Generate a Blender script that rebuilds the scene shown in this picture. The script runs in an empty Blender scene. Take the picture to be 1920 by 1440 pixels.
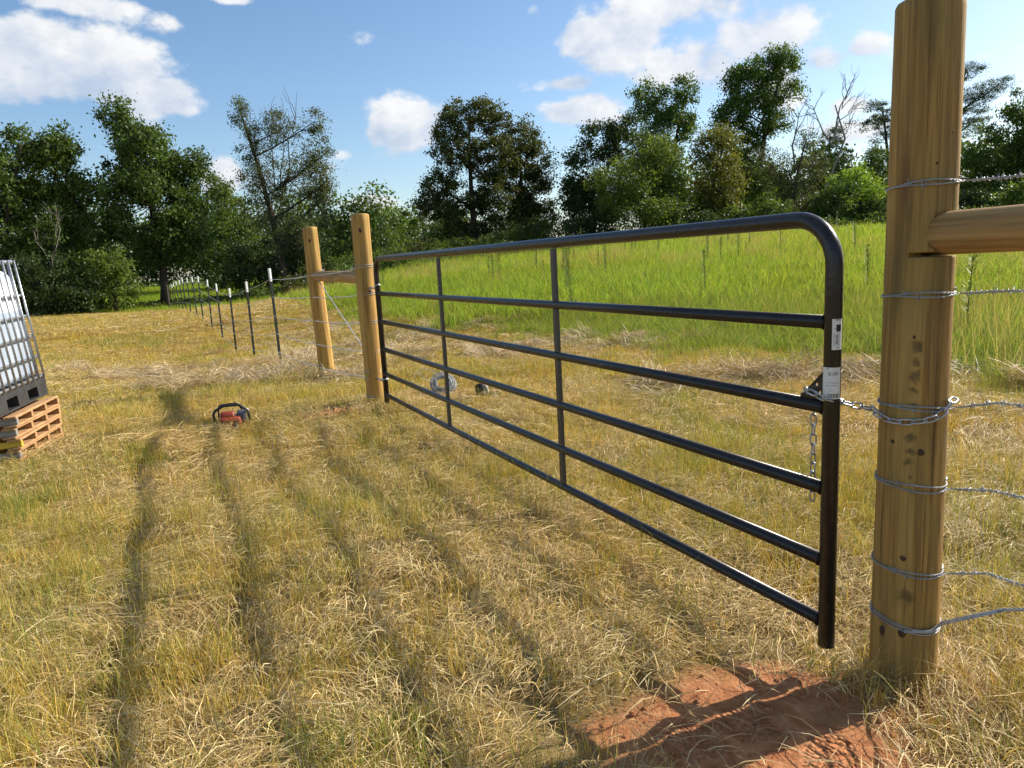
import bpy, bmesh, math, random
import numpy as np
from mathutils import Vector, Matrix

scene = bpy.context.scene
R = math.radians
rng = np.random.default_rng(7)
random.seed(7)

# ------------------------------------------------------------------ camera
CAM_H = 1.30
PITCH, ROLL = R(9.803), R(-3.156)
cd = bpy.data.cameras.new('camera')
cd.sensor_width = 36.0
cd.lens = 1336.9 / 1920.0 * 36.0
cd.clip_start = 0.02
cd.clip_end = 3000
cam = bpy.data.objects.new('camera', cd)
scene.collection.objects.link(cam)
fw = Vector((0, math.cos(PITCH), -math.sin(PITCH)))
up0 = Vector((0, math.sin(PITCH), math.cos(PITCH)))
rt0 = Vector((1, 0, 0))
rt = rt0 * math.cos(ROLL) + up0 * math.sin(ROLL)
upv = up0 * math.cos(ROLL) - rt0 * math.sin(ROLL)
mw = Matrix((rt, upv, -fw)).transposed().to_4x4()
mw.translation = (0, 0, CAM_H)
cam.matrix_world = mw
scene.camera = cam

# ------------------------------------------------------------------ light
SUN_EL, SUN_AZ = R(34.0), R(64.7)          # azimuth clockwise from +Y
SUN_DIR = Vector((math.sin(SUN_AZ) * math.cos(SUN_EL), math.cos(SUN_AZ) * math.cos(SUN_EL), math.sin(SUN_EL)))
sl = bpy.data.lights.new('sun', 'SUN')
sl.energy = 5.0
sl.angle = R(0.53)
sl.color = (1.0, 0.93, 0.82)
sun = bpy.data.objects.new('sun', sl)
sun.rotation_euler = SUN_DIR.to_track_quat('Z', 'Y').to_euler()
sun.location = SUN_DIR * 60
scene.collection.objects.link(sun)

scene.view_settings.view_transform = 'Standard'
scene.view_settings.look = 'None'
scene.view_settings.exposure = 0.6
scene.view_settings.gamma = 1.0
scene.view_settings.use_curve_mapping = False
scene.render.engine = 'CYCLES'
scene.render.resolution_x, scene.render.resolution_y = 1024, 768
scene.cycles.max_bounces = 4
scene.cycles.diffuse_bounces = 2
scene.cycles.glossy_bounces = 2
scene.cycles.transmission_bounces = 3
scene.cycles.transparent_max_bounces = 8
scene.cycles.adaptive_threshold = 0.025

# ------------------------------------------------------------------ sky with scattered cumulus
CLOUDS = [  # azimuth, elevation, half width, half height (degrees), weight
    (-31.1, 14.7, 4.9, 2.0, 1.20),
    (-27.4, 13.7, 4.1, 1.9, 1.20),
    (-24.3, 12.3, 3.1, 1.5, 1.10),
    (-32.5, 12.8, 3.5, 1.5, 1.10),
    (-22.7, 11.6, 1.6, 0.8, 0.80),
    (-28.0, 17.5, 4.1, 0.8, 0.75),
    (-23.0, 16.9, 1.4, 0.8, 0.60),
    (-18.7, 18.5, 2.5, 0.4, 0.70),
    (-35.9, 15.1, 3.8, 2.5, 0.90),
    (-7.0, 10.4, 2.7, 1.9, 1.15),
    (-9.3, 9.9, 1.2, 1.1, 0.80),
    (-8.0, 8.4, 2.7, 0.9, 0.45),
    (-9.9, 4.9, 2.5, 0.8, 0.80),
    (-11.7, 8.5, 0.8, 0.5, 0.50),
    (-20.6, 7.4, 1.4, 1.2, 1.00),
    (-21.4, 6.6, 1.4, 1.1, 0.90),
    (6.0, 10.9, 3.4, 1.0, 1.00),
    (8.0, 10.1, 2.0, 0.6, 0.70),
    (5.3, 12.8, 2.1, 0.7, 0.80),
    (6.6, 15.9, 2.4, 1.7, 0.90),
    (10.2, 15.4, 4.2, 2.2, 0.90),
    (14.4, 13.6, 4.8, 2.7, 0.85),
    (13.6, 16.8, 6.2, 1.7, 1.00),
    (18.5, 14.5, 4.6, 2.1, 0.75),
    (3.1, 17.7, 1.0, 0.6, 0.60),
    (23.6, 12.3, 2.3, 1.1, 0.75),
    (25.9, 12.9, 1.6, 1.0, 0.75),
    (25.2, 9.3, 2.0, 0.8, 0.75),
    (21.0, 11.4, 3.8, 2.4, 0.65),
    (27.2, 7.5, 1.9, 1.4, 0.60),
    (34.0, 11.2, 1.6, 0.6, 0.35),
    (28.7, 10.4, 2.8, 1.9, 0.50),
    (24.2, 7.6, 3.0, 1.4, 0.50),
]
world = bpy.data.worlds.new('World')
scene.world = world
world.use_nodes = True
wt = world.node_tree
wt.nodes.clear()
WN, WL = wt.nodes.new, wt.links.new


def wmath(op, a, b=None, c=None):
    n = WN('ShaderNodeMath'); n.operation = op
    for i, v in enumerate((a, b, c)):
        if v is None: continue
        if isinstance(v, (int, float)): n.inputs[i].default_value = v
        else: WL(v, n.inputs[i])
    return n.outputs[0]


sky = WN('ShaderNodeTexSky')
sky.sky_type = 'NISHITA'
sky.sun_disc = False
sky.sun_elevation = SUN_EL
sky.sun_rotation = SUN_AZ
sky.air_density = 1.0
sky.dust_density = 0.8
sky.ozone_density = 2.0
tc = WN('ShaderNodeTexCoord')
sep = WN('ShaderNodeSeparateXYZ'); WL(tc.outputs['Generated'], sep.inputs[0])
az = wmath('MULTIPLY', wmath('ARCTAN2', sep.outputs[0], sep.outputs[1]), 57.2958)
el = wmath('MULTIPLY', wmath('ARCSINE', sep.outputs[2]), 57.2958)


def sky_noise(da, de, scale, detail, seed=0.0):
    cmb = WN('ShaderNodeCombineXYZ')
    WL(wmath('ADD', az, da), cmb.inputs[0]); WL(wmath('MULTIPLY_ADD', el, 1.35, de * 1.35), cmb.inputs[1]); cmb.inputs[2].default_value = seed
    nz = WN('ShaderNodeTexNoise'); nz.inputs['Scale'].default_value = scale
    nz.inputs['Detail'].default_value = detail; nz.inputs['Roughness'].default_value = 0.58
    WL(cmb.outputs[0], nz.inputs['Vector'])
    return wmath('MULTIPLY', wmath('SUBTRACT', nz.outputs['Fac'], 0.5), 2.3)


# cumulus fields: soft bodies that the noise breaks up; beyond these the same kind of cloud goes on all round
field = None
acc1, acc2 = 0.0, 0.02
for (a, e, ra, re_, w) in CLOUDS:
    dx = wmath('MULTIPLY_ADD', az, 1 / ra, -a / ra)
    dy = wmath('MULTIPLY_ADD', el, 1 / re_, -e / re_)
    d2 = wmath('MULTIPLY_ADD', dy, dy, wmath('MULTIPLY', dx, dx))
    b = wmath('MULTIPLY', wmath('POWER', 0.3679, d2), w)
    acc1 = wmath('MULTIPLY_ADD', b, dy, acc1); acc2 = wmath('ADD', b, acc2)
    field = b if field is None else wmath('MAXIMUM', field, b)
side_ = wmath('DIVIDE', acc1, acc2)          # above or below the middle of its cloud: tops catch the sun
out = wmath('MAXIMUM', wmath('SUBTRACT', wmath('ABSOLUTE', az), 46.0), wmath('SUBTRACT', el, 30.0))
outm = WN('ShaderNodeMapRange'); outm.inputs['From Max'].default_value = 12.0; WL(out, outm.inputs['Value'])
far = wmath('MULTIPLY', wmath('ADD', sky_noise(0, 0, 0.035, 2.0, 5.0), 0.15), outm.outputs[0])
field = wmath('MAXIMUM', field, far)
n0 = sky_noise(0, 0, 0.165, 9.0)
n1 = sky_noise(1.1, 1.4, 0.165, 4.0)
d0 = wmath('ADD', field, n0)
mr = WN('ShaderNodeMapRange'); mr.interpolation_type = 'SMOOTHSTEP'
mr.inputs['From Min'].default_value = 0.26; mr.inputs['From Max'].default_value = 0.62
WL(d0, mr.inputs['Value'])
cover = mr.outputs[0]
lit = wmath('MULTIPLY_ADD', side_, 0.28, wmath('SUBTRACT', n0, n1))
mr2 = WN('ShaderNodeMapRange')
mr2.inputs['From Min'].default_value = -0.45; mr2.inputs['From Max'].default_value = 0.38
WL(lit, mr2.inputs['Value'])
ccol = WN('ShaderNodeMix'); ccol.data_type = 'RGBA'
ccol.inputs['A'].default_value = (3.2, 3.8, 4.8, 1)      # shaded cloud underside
ccol.inputs['B'].default_value = (6.1, 6.05, 6.0, 1)      # sunlit cloud
WL(mr2.outputs[0], ccol.inputs['Factor'])
hsv = WN('ShaderNodeHueSaturation')
hsv.inputs['Saturation'].default_value = 1.12
hsv.inputs['Value'].default_value = 1.0
WL(sky.outputs[0], hsv.inputs['Color'])
cm = WN('ShaderNodeMix'); cm.data_type = 'RGBA'
WL(wmath('MULTIPLY', cover, 0.93), cm.inputs['Factor'])
WL(hsv.outputs[0], cm.inputs['A']); WL(ccol.outputs['Result'], cm.inputs['B'])
bg = WN('ShaderNodeBackground'); bg.inputs['Strength'].default_value = 0.110
WL(cm.outputs['Result'], bg.inputs['Color'])
world.cycles.sampling_method = 'MANUAL'; world.cycles.sample_map_resolution = 512
wo = WN('ShaderNodeOutputWorld'); WL(bg.outputs[0], wo.inputs[0])

# ------------------------------------------------------------------ helpers
COL = scene.collection


def obj(name, me, mat=None, parent=None, loc=None):
    o = bpy.data.objects.new(name, me)
    COL.objects.link(o)
    if mat is not None and not me.materials: me.materials.append(mat)
    if parent is not None: o.parent = parent
    if loc is not None: o.location = loc
    return o


def tag(o, label, cat, group=None, kind=None):
    if label: o['label'] = label
    if cat: o['category'] = cat
    if group: o['group'] = group
    if kind: o['kind'] = kind
    return o


def thing(name, label, cat, loc=(0, 0, 0), rotz=0.0, group=None):
    o = bpy.data.objects.new(name, None)
    COL.objects.link(o)
    o.empty_display_size = .1
    o.location = loc
    o.rotation_euler = (0, 0, rotz)
    return tag(o, label, cat, group)


def build_mesh(name, v, f, smooth=True, cols=None):
    """fast mesh from numpy verts and a list / array of equal or mixed faces"""
    me = bpy.data.meshes.new(name)
    v = np.asarray(v, dtype=np.float32)
    if isinstance(f, np.ndarray):
        k = f.shape[1]
        me.vertices.add(len(v)); me.vertices.foreach_set('co', v.ravel())
        me.loops.add(f.size); me.loops.foreach_set('vertex_index', f.astype(np.int32).ravel())
        me.polygons.add(len(f))
        me.polygons.foreach_set('loop_start', np.arange(0, f.size, k, dtype=np.int32))
        me.update(calc_edges=True)
    else:
        me.from_pydata([tuple(map(float, p)) for p in v], [], f)
        me.update()
    if smooth:
        me.polygons.foreach_set('use_smooth', np.ones(len(me.polygons), dtype=bool))
    if cols is not None:
        at = me.attributes.new('Col', 'FLOAT_COLOR', 'POINT')
        c = np.ones((len(v), 4), dtype=np.float32); c[:, :3] = cols
        at.data.foreach_set('color', c.ravel())
    return me


class MB:
    def __init__(s): s.v, s.f, s.sm = [], [], []
    def add(s, v, f, smooth=True):
        o = len(s.v)
        s.v += [tuple(p) for p in v]
        s.f += [tuple(i + o for i in q) for q in f]
        s.sm += [smooth] * len(f)
        return s
    def box(s, c, size, rot=None, taper=1.0):
        hx, hy, hz = size[0] / 2, size[1] / 2, size[2] / 2
        pts = []
        for z in (-1, 1):
            t = taper if z > 0 else 1
            for x, y in ((-1, -1), (1, -1), (1, 1), (-1, 1)):
                p = Vector((x * hx * t, y * hy * t, z * hz))
                if rot is not None: p = rot @ p
                pts.append(p + Vector(c))
        return s.add(pts, [(3, 2, 1, 0), (4, 5, 6, 7), (0, 1, 5, 4), (1, 2, 6, 5), (2, 3, 7, 6), (3, 0, 4, 7)], False)
    def tube(s, path, r, k=8, caps=True, closed=False):
        v, f = tube(path, r, k, caps, closed)
        return s.add(v, f)
    def mesh(s, name):
        me = build_mesh(name, s.v, s.f, False)
        me.polygons.foreach_set('use_smooth', np.array(s.sm, dtype=bool))
        return me
    def build(s, name, mat, parent=None, loc=None): return obj(name, s.mesh(name), mat, parent, loc)


def tube(path, r, k=8, caps=True, closed=False):
    P = np.asarray(path, dtype=float); n = len(P)
    r = np.full(n, r, dtype=float) if np.isscalar(r) else np.asarray(r, dtype=float)
    if closed: T = np.roll(P, -1, 0) - np.roll(P, 1, 0)
    else: T = np.gradient(P, axis=0)
    T /= np.linalg.norm(T, axis=1)[:, None] + 1e-12
    a = np.array([0, 0, 1.0]) if abs(T[0][2]) < .9 else np.array([1.0, 0, 0])
    u = np.cross(T[0], a); u /= np.linalg.norm(u)
    ang = np.arange(k) / k * 2 * math.pi
    V = []
    for i in range(n):
        u = u - T[i] * (u @ T[i]); u /= np.linalg.norm(u) + 1e-12
        w = np.cross(T[i], u)
        V.append(P[i] + r[i] * (np.cos(ang)[:, None] * u + np.sin(ang)[:, None] * w))
    V = np.concatenate(V)
    F = []
    for i in range(n if closed else n - 1):
        j = (i + 1) % n
        for q in range(k):
            q2 = (q + 1) % k
            F.append((i * k + q, i * k + q2, j * k + q2, j * k + q))
    if caps and not closed:
        F.append(tuple(range(k - 1, -1, -1))); F.append(tuple((n - 1) * k + q for q in range(k)))
    return V, F


def arc_fillet(pts, rad, n=8):
    """polyline with rounded corners"""
    out = [Vector(pts[0])]
    for i in range(1, len(pts) - 1):
        p0, p1, p2 = Vector(pts[i - 1]), Vector(pts[i]), Vector(pts[i + 1])
        d0, d1 = (p0 - p1).normalized(), (p2 - p1).normalized()
        half = d0.angle(d1) / 2
        cut = rad / math.tan(half)
        a, b = p1 + d0 * cut, p1 + d1 * cut
        c = p1 + (d0 + d1).normalized() * (rad / math.sin(half))
        va, vb = a - c, b - c
        th = va.angle(vb)
        ax = va.cross(vb).normalized()
        for k in range(n + 1):
            out.append(c + Matrix.Rotation(th * k / n, 3, ax) @ va)
    out.append(Vector(pts[-1]))
    return out


# numpy value noise for terrain and masks
_perm = np.random.default_rng(3).random((256, 256))


def vnoise(x, y):
    xi, yi = np.floor(x).astype(int), np.floor(y).astype(int)
    fx, fy = x - xi, y - yi
    fx = fx * fx * (3 - 2 * fx); fy = fy * fy * (3 - 2 * fy)
    g = lambda a, b: _perm[a & 255, b & 255]
    return (g(xi, yi) * (1 - fx) + g(xi + 1, yi) * fx) * (1 - fy) + (g(xi, yi + 1) * (1 - fx) + g(xi + 1, yi + 1) * fx) * fy


def fbm(x, y, o=4):
    s, a, t = 0, .5, 0
    for i in range(o):
        s = s + a * vnoise(x * 2 ** i + 17 * i, y * 2 ** i + 31 * i); t += a; a *= .5
    return s / t


def sstep(a, b, x):
    t = np.clip((x - a) / (b - a), 0, 1)
    return t * t * (3 - 2 * t)


# ------------------------------------------------------------------ materials
def new_mat(name):
    m = bpy.data.materials.new(name); m.use_nodes = True
    nt = m.node_tree
    return m, nt, nt.nodes['Principled BSDF']


def mnode(nt, typ, **kw):
    n = nt.nodes.new(typ)
    for k, v in kw.items():
        if k in n.inputs: n.inputs[k].default_value = v
        else: setattr(n, k, v)
    return n


def plain(name, col, rough=.5, metal=0.0, var=.15, scale=20.0, bump=.0, bscale=60.0, spec=.5, stretch=None):
    """principled with noise variation of colour and roughness"""
    m, nt, b = new_mat(name)
    L = nt.links.new
    tcn = mnode(nt, 'ShaderNodeTexCoord')
    src = tcn.outputs['Object']
    if stretch:
        mp = mnode(nt, 'ShaderNodeMapping'); mp.inputs['Scale'].default_value = stretch
        L(src, mp.inputs['Vector']); src = mp.outputs[0]
    nz = mnode(nt, 'ShaderNodeTexNoise', Scale=scale, Detail=6.0, Roughness=.6)
    L(src, nz.inputs['Vector'])
    rp = mnode(nt, 'ShaderNodeValToRGB')
    rp.color_ramp.elements[0].position = .3; rp.color_ramp.elements[1].position = .72
    rp.color_ramp.elements[0].color = (*[c * (1 - var) for c in col], 1)
    rp.color_ramp.elements[1].color = (*[min(1, c * (1 + var)) for c in col], 1)
    L(nz.outputs['Fac'], rp.inputs['Fac']); L(rp.outputs['Color'], b.inputs['Base Color'])
    mrn = mnode(nt, 'ShaderNodeMapRange'); mrn.inputs['To Min'].default_value = rough * .8; mrn.inputs['To Max'].default_value = min(1, rough * 1.25)
    L(nz.outputs['Fac'], mrn.inputs['Value']); L(mrn.outputs[0], b.inputs['Roughness'])
    b.inputs['Metallic'].default_value = metal
    b.inputs['Specular IOR Level'].default_value = spec
    if bump:
        n2 = mnode(nt, 'ShaderNodeTexNoise', Scale=bscale, Detail=4.0)
        L(src, n2.inputs['Vector'])
        bp = mnode(nt, 'ShaderNodeBump', Strength=bump, Distance=.01)
        L(n2.outputs['Fac'], bp.inputs['Height']); L(bp.outputs[0], b.inputs['Normal'])
    return m


def wood_mat(name, light, mid, dark, stains=(), green=0.0):
    """treated round timber: grain along object z"""
    m, nt, b = new_mat(name)
    L = nt.links.new
    tcn = mnode(nt, 'ShaderNodeTexCoord')
    def streak(sc, zsc, detail, seed=0.0):
        mp = mnode(nt, 'ShaderNodeMapping')
        mp.inputs['Scale'].default_value = (sc, sc, zsc); mp.inputs['Location'].default_value = (seed, seed * .7, seed * 1.3)
        L(tcn.outputs['Object'], mp.inputs['Vector'])
        n = mnode(nt, 'ShaderNodeTexNoise', Scale=1.0, Detail=detail, Roughness=.62, Distortion=.3)
        L(mp.outputs[0], n.inputs['Vector'])
        return n.outputs['Fac']
    def ramp(fac, stops):
        r = mnode(nt, 'ShaderNodeValToRGB'); e = r.color_ramp.elements
        e[0].position, e[0].color = stops[0][0], (*stops[0][1], 1)
        e[1].position, e[1].color = stops[1][0], (*stops[1][1], 1)
        for p, c in stops[2:]:
            q = e.new(p); q.color = (*c, 1)
        L(fac, r.inputs['Fac']); return r.outputs['Color']
    def mix(fac, a, c, mode='MIX'):
        x = mnode(nt, 'ShaderNodeMix', data_type='RGBA', blend_type=mode)
        if isinstance(fac, float): x.inputs['Factor'].default_value = fac
        else: L(fac, x.inputs['Factor'])
        for k, vv in (('A', a), ('B', c)):
            if isinstance(vv, tuple): x.inputs[k].default_value = (*vv, 1)
            else: L(vv, x.inputs[k])
        return x.outputs['Result']
    fine = streak(110, 2.6, 6)
    broad = streak(26, 1.1, 5, 5.0)
    blot = streak(5, 2.2, 3, 9.0)
    c = ramp(fine, [(.28, dark), (.46, mid), (.68, light)])
    c2 = ramp(broad, [(.38, dark), (.49, mid), (.60, light)])
    c = mix(.6, c, c2)
    if green:
        gf = ramp(blot, [(.42, (0, 0, 0)), (.66, (green, green, green))])
        sx = mnode(nt, 'ShaderNodeSeparateColor'); L(gf, sx.inputs[0])
        c = mix(sx.outputs[0], c, (.16, .150, .052))
    # dark weathering checks
    ck = streak(55, 1.1, 4, 2.0)
    cf = ramp(ck, [(.29, (.8, .8, .8)), (.40, (0, 0, 0))])
    sx = mnode(nt, 'ShaderNodeSeparateColor'); L(cf, sx.inputs[0])
    c = mix(sx.outputs[0], c, tuple(x * .55 for x in dark))
    fac = None
    wn = mnode(nt, 'ShaderNodeTexNoise', Scale=38.0, Detail=4.0); L(tcn.outputs['Object'], wn.inputs['Vector'])
    wv = mnode(nt, 'ShaderNodeVectorMath', operation='MULTIPLY_ADD'); wv.inputs[1].default_value = (.035, .035, .05); L(wn.outputs['Color'], wv.inputs[0]); wv.inputs[2].default_value = (-.0175, -.0175, -.025)
    wa = mnode(nt, 'ShaderNodeVectorMath', operation='ADD'); L(tcn.outputs['Object'], wa.inputs[0]); L(wv.outputs[0], wa.inputs[1])
    for (px, py, pz, rr) in stains:                 # dark stamp stains with a shape of their own
        vd = mnode(nt, 'ShaderNodeVectorMath', operation='DISTANCE'); vd.inputs[1].default_value = (px, py, pz)
        L(wa.outputs[0], vd.inputs[0])
        q = mnode(nt, 'ShaderNodeMapRange', interpolation_type='SMOOTHSTEP')
        q.inputs['From Min'].default_value = rr; q.inputs['From Max'].default_value = rr * .25
        L(vd.outputs['Value'], q.inputs['Value'])
        if fac is None: fac = q.outputs[0]
        else:
            mx = mnode(nt, 'ShaderNodeMath', operation='MAXIMUM'); L(fac, mx.inputs[0]); L(q.outputs[0], mx.inputs[1]); fac = mx.outputs[0]
    if fac is not None:
        ml = mnode(nt, 'ShaderNodeMath', operation='MULTIPLY'); L(fac, ml.inputs[0]); L(fine, ml.inputs[1])
        m2 = mnode(nt, 'ShaderNodeMath', operation='MULTIPLY', use_clamp=True); L(ml.outputs[0], m2.inputs[0]); m2.inputs[1].default_value = 1.25
        c = mix(m2.outputs[0], c, (.018, .022, .016))
    L(c, b.inputs['Base Color'])
    b.inputs['Roughness'].default_value = .72
    b.inputs['Specular IOR Level'].default_value = .3
    bp = mnode(nt, 'ShaderNodeBump', Strength=.5, Distance=.004)
    L(fine, bp.inputs['Height']); L(bp.outputs[0], b.inputs['Normal'])
    return m


def foliage_mat(name, transl=.35, rough=.5, tint_scale=.35, tint=.25, yellow=(1.25, 1.15, .55), spec=.35, tipcol=None):
    """leaf / blade: colour from the mesh, patches of drier tint by place, light passes through"""
    m, nt, b = new_mat(name)
    L = nt.links.new
    at = mnode(nt, 'ShaderNodeAttribute', attribute_name='Col')
    geo = mnode(nt, 'ShaderNodeNewGeometry')
    nz = mnode(nt, 'ShaderNodeTexNoise', Scale=tint_scale, Detail=4.0, Roughness=.6)
    L(geo.outputs['Position'], nz.inputs['Vector'])
    q = mnode(nt, 'ShaderNodeMapRange'); q.inputs['From Min'].default_value = .35; q.inputs['From Max'].default_value = .65
    q.inputs['To Min'].default_value = 0; q.inputs['To Max'].default_value = tint
    L(nz.outputs['Fac'], q.inputs['Value'])
    mx = mnode(nt, 'ShaderNodeMix', data_type='RGBA', blend_type='MULTIPLY')
    L(q.outputs[0], mx.inputs['Factor']); L(at.outputs['Color'], mx.inputs['A']); mx.inputs['B'].default_value = (*yellow, 1)
    L(mx.outputs['Result'], b.inputs['Base Color'])
    b.inputs['Roughness'].default_value = rough
    b.inputs['Specular IOR Level'].default_value = spec
    tr = mnode(nt, 'ShaderNodeBsdfTranslucent')
    m3 = mnode(nt, 'ShaderNodeMix', data_type='RGBA', blend_type='MULTIPLY')
    m3.inputs['Factor'].default_value = 1
    L(mx.outputs['Result'], m3.inputs['A']); m3.inputs['B'].default_value = (1.5, 1.45, .8, 1)
    L(m3.outputs['Result'], tr.inputs['Color'])
    ms = mnode(nt, 'ShaderNodeMixShader'); ms.inputs[0].default_value = transl
    L(b.outputs[0], ms.inputs[1]); L(tr.outputs[0], ms.inputs[2])
    L(ms.outputs[0], nt.nodes['Material Output'].inputs['Surface'])
    return m


M = {}
M['gate'] = plain('bronze_black_paint', (.0150, .0132, .0128), .29, 0.0, .3, 40, .06, 240, .45)
def scuffed(m):
    """dust and scuffs on painted tube"""
    nt = m.node_tree; b = nt.nodes['Principled BSDF']; L = nt.links.new
    old = b.inputs['Base Color'].links[0].from_socket
    tcn = mnode(nt, 'ShaderNodeTexCoord'); mp = mnode(nt, 'ShaderNodeMapping'); mp.inputs['Scale'].default_value = (6, 30, 22); L(tcn.outputs['Object'], mp.inputs['Vector'])
    nz = mnode(nt, 'ShaderNodeTexNoise', Scale=2.4, Detail=8.0, Roughness=.7); L(mp.outputs[0], nz.inputs['Vector'])
    q = mnode(nt, 'ShaderNodeMapRange'); q.inputs['From Min'].default_value = .56; q.inputs['From Max'].default_value = .74; q.inputs['To Max'].default_value = .55; L(nz.outputs['Fac'], q.inputs['Value'])
    x = mnode(nt, 'ShaderNodeMix', data_type='RGBA'); L(q.outputs[0], x.inputs['Factor']); L(old, x.inputs['A']); x.inputs['B'].default_value = (.105, .085, .065, 1)
    L(x.outputs['Result'], b.inputs['Base Color'])


scuffed(M['gate'])
M['gate_strut'] = plain('bronze_sky_lightened_bar', (.05, .046, .042), .42, 0, .25, 40)  # flat bars lightened: the sky they reflect is put into the base colour
M['wire_far'] = plain('sunlit_galvanised_wire', (.62, .63, .64), .5, .15, .15, 25)  # paler than the other wire: sunlit brightness put into the colour
M['galv'] = plain('galvanised_steel', (.46, .47, .48), .38, .9, .25, 60)
M['wire'] = plain('galvanised_wire', (.36, .37, .38), .45, .4, .3, 25)
M['tpost'] = plain('dark_green_black_steel', (.012, .015, .014), .5, 0, .3, 30)
M['white_paint'] = plain('white_paint', (.80, .80, .78), .5, 0, .05, 30)
M['paper'] = plain('white_paper_label', (.72, .70, .66), .6, 0, .06, 60)
M['ink'] = plain('black_ink', (.02, .02, .02), .6, 0, .1, 60)
M['grey_ink'] = plain('grey_ink', (.25, .25, .25), .6, 0, .1, 60)
M['knot'] = plain('wood_knot', (.055, .025, .012), .7, 0, .4, 80)
M['bark'] = plain('bark', (.075, .058, .042), .9, 0, .4, 3, .6, 8, .2)
M['pale_bark'] = plain('pale_bark', (.30, .26, .21), .85, 0, .25, 3, .3, 8, .2)
M['orange'] = plain('orange_plastic', (.27, .038, .014), .42, 0, .15, 30)
M['black_plastic'] = plain('black_plastic', (.018, .018, .019), .45, 0, .2, 30)
M['grey_plastic'] = plain('dark_grey_plastic', (.05, .055, .065), .45, 0, .2, 30)
M['ibc_base'] = plain('dusty_black_plastic', (.030, .029, .028), .6, 0, .35, 8)
M['leather'] = plain('tan_leather', (.42, .28, .14), .8, 0, .25, 40, .4, 60)
M['cloth_grey'] = plain('grey_cloth', (.30, .31, .32), .85, 0, .3, 60, .4, 90)
M['pallet_wood'] = plain('fresh_pallet_wood', (.44, .25, .115), .8, 0, .3, 6, .25, 30, .25, (6, 1.2, 6))
M['pallet_grey'] = plain('weathered_grey_wood', (.27, .25, .225), .85, 0, .3, 6, .3, 30, .25, (1.2, 6, 14))
M['pallet_yellow'] = plain('yellow_painted_wood', (.55, .36, .05), .75, 0, .3, 9, .2, 30, .25, (1.2, 6, 6))
M['dry'] = foliage_mat('dry_grass', .24, .6, .6, .8, (1.02, .86, .62), .2)
M['straw'] = foliage_mat('cut_straw', .14, .55, .5, .6, (1.0, .84, .66), .3)
M['green_grass'] = foliage_mat('meadow_grass', .45, .6, .22, .6, (1.12, .93, .8), .15)
M['leaf'] = foliage_mat('tree_leaves', .36, .5, .25, .4, (1.25, 1.1, .6), .28)

# ------------------------------------------------------------------ layout: the gate / fence line
G = np.array([.9273, 2.0315])                 # near end of the gate
HD = -.4418
D = np.array([math.sin(HD), math.cos(HD)])    # along the gate, away from the camera
N = np.array([D[1], -D[0]])                   # to the far side (towards the meadow)
GATE_L = 4.863


def an(x, y): return (x - G[0]) * D[0] + (y - G[1]) * D[1], (x - G[0]) * N[0] + (y - G[1]) * N[1]
def on_line(a, n=0.0, z=0.0):
    p = G + D * a + N * n
    return Vector((p[0], p[1], z))


# ------------------------------------------------------------------ terrain heights (thin plate spline through surveyed points)
TPOST = [(-4.356, 13.4, -.42), (-5.918, 16.4, -.64), (-7.478, 19.4, -.82), (-8.999, 22.4, -.70), (-10.535, 25.4, -.57),
         (-12.049, 28.3, -.42), (-13.523, 31.2, -.45), (-15.063, 34.1, -.45), (-16.549, 37.0, -.48), (-17.838, 39.5, -.56),
         (-19.18, 42.0, -.63), (-20.482, 44.5, -.71), (-21.771, 47.0, -.81), (-22.842, 49.0, -.88)]
PTS = [(0, 0, 0), (1, 2, 0), (-3.6, 5.1, 0), (-3.8, 6, 0), (-1.32, 6.78, 0), (2, -3, 0), (-4, -3, 0), (4, 3, 0), (4.7, 6.6, 0), (3.6, 7.35, 0),
       (2.4, 9.2, 0), (.86, 12, 0), (-1.07, 15.2, 0), (-2.5, 17.6, -.02), (-6.3, 27, 0), (-9.5, 32.8, -.02), (-2.32, 8.9, -.07),
       (-10, 12, -.15), (-15, 25, -.5), (-25, 42, -.6), (-30, 46, -.5), (-20, 35, -.5), (8, 14, .25), (15, 25, .9), (25, 50, 2.0), (14, 50, 1.95),
       (6, 54, 1.6), (0, 56, 1.65), (-8, 52, 1.15), (-4, 40, .75), (33, 50, 2.1), (30, 20, 1.0), (-13, 48, -.3), (-12, -12, .1), (12, -12, .3), (0, -30, .2), (-40, 10, -.3), (40, 0, 1.0),
       (-22, 100, 1.1), (0, 105, 1.6), (40, 110, 2.6), (-60, 100, .2), (-35, 65, .1), (-18, 66, .1), (90, 60, 2.4), (-90, 30, 0), (0, -90, .2), (90, -30, 1), (-90, -40, .2)] + TPOST
PTS = np.array(PTS, dtype=float)


def _tp(r): return np.where(r > 1e-9, r * r * np.log(r + 1e-12), 0)


_n = len(PTS)
_A = np.zeros((_n + 3, _n + 3))
_A[:_n, :_n] = _tp(np.hypot(PTS[:, None, 0] - PTS[None, :, 0], PTS[:, None, 1] - PTS[None, :, 1])) + np.eye(_n) * .6
_A[:_n, _n:] = np.c_[np.ones(_n), PTS[:, :2]]; _A[_n:, :_n] = _A[:_n, _n:].T
_W = np.linalg.solve(_A, np.r_[PTS[:, 2], 0, 0, 0])


def tps(x, y):
    x = np.asarray(x, float); y = np.asarray(y, float)
    sh = x.shape; x = x.ravel(); y = y.ravel(); out = np.empty(len(x))
    for i in range(0, len(x), 20000):
        a, b = x[i:i + 20000], y[i:i + 20000]
        r = np.hypot(a[:, None] - PTS[None, :, 0], b[:, None] - PTS[None, :, 1])
        out[i:i + 20000] = _tp(r) @ _W[:_n] + _W[_n] + _W[_n + 1] * a + _W[_n + 2] * b
    return out.reshape(sh)


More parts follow.
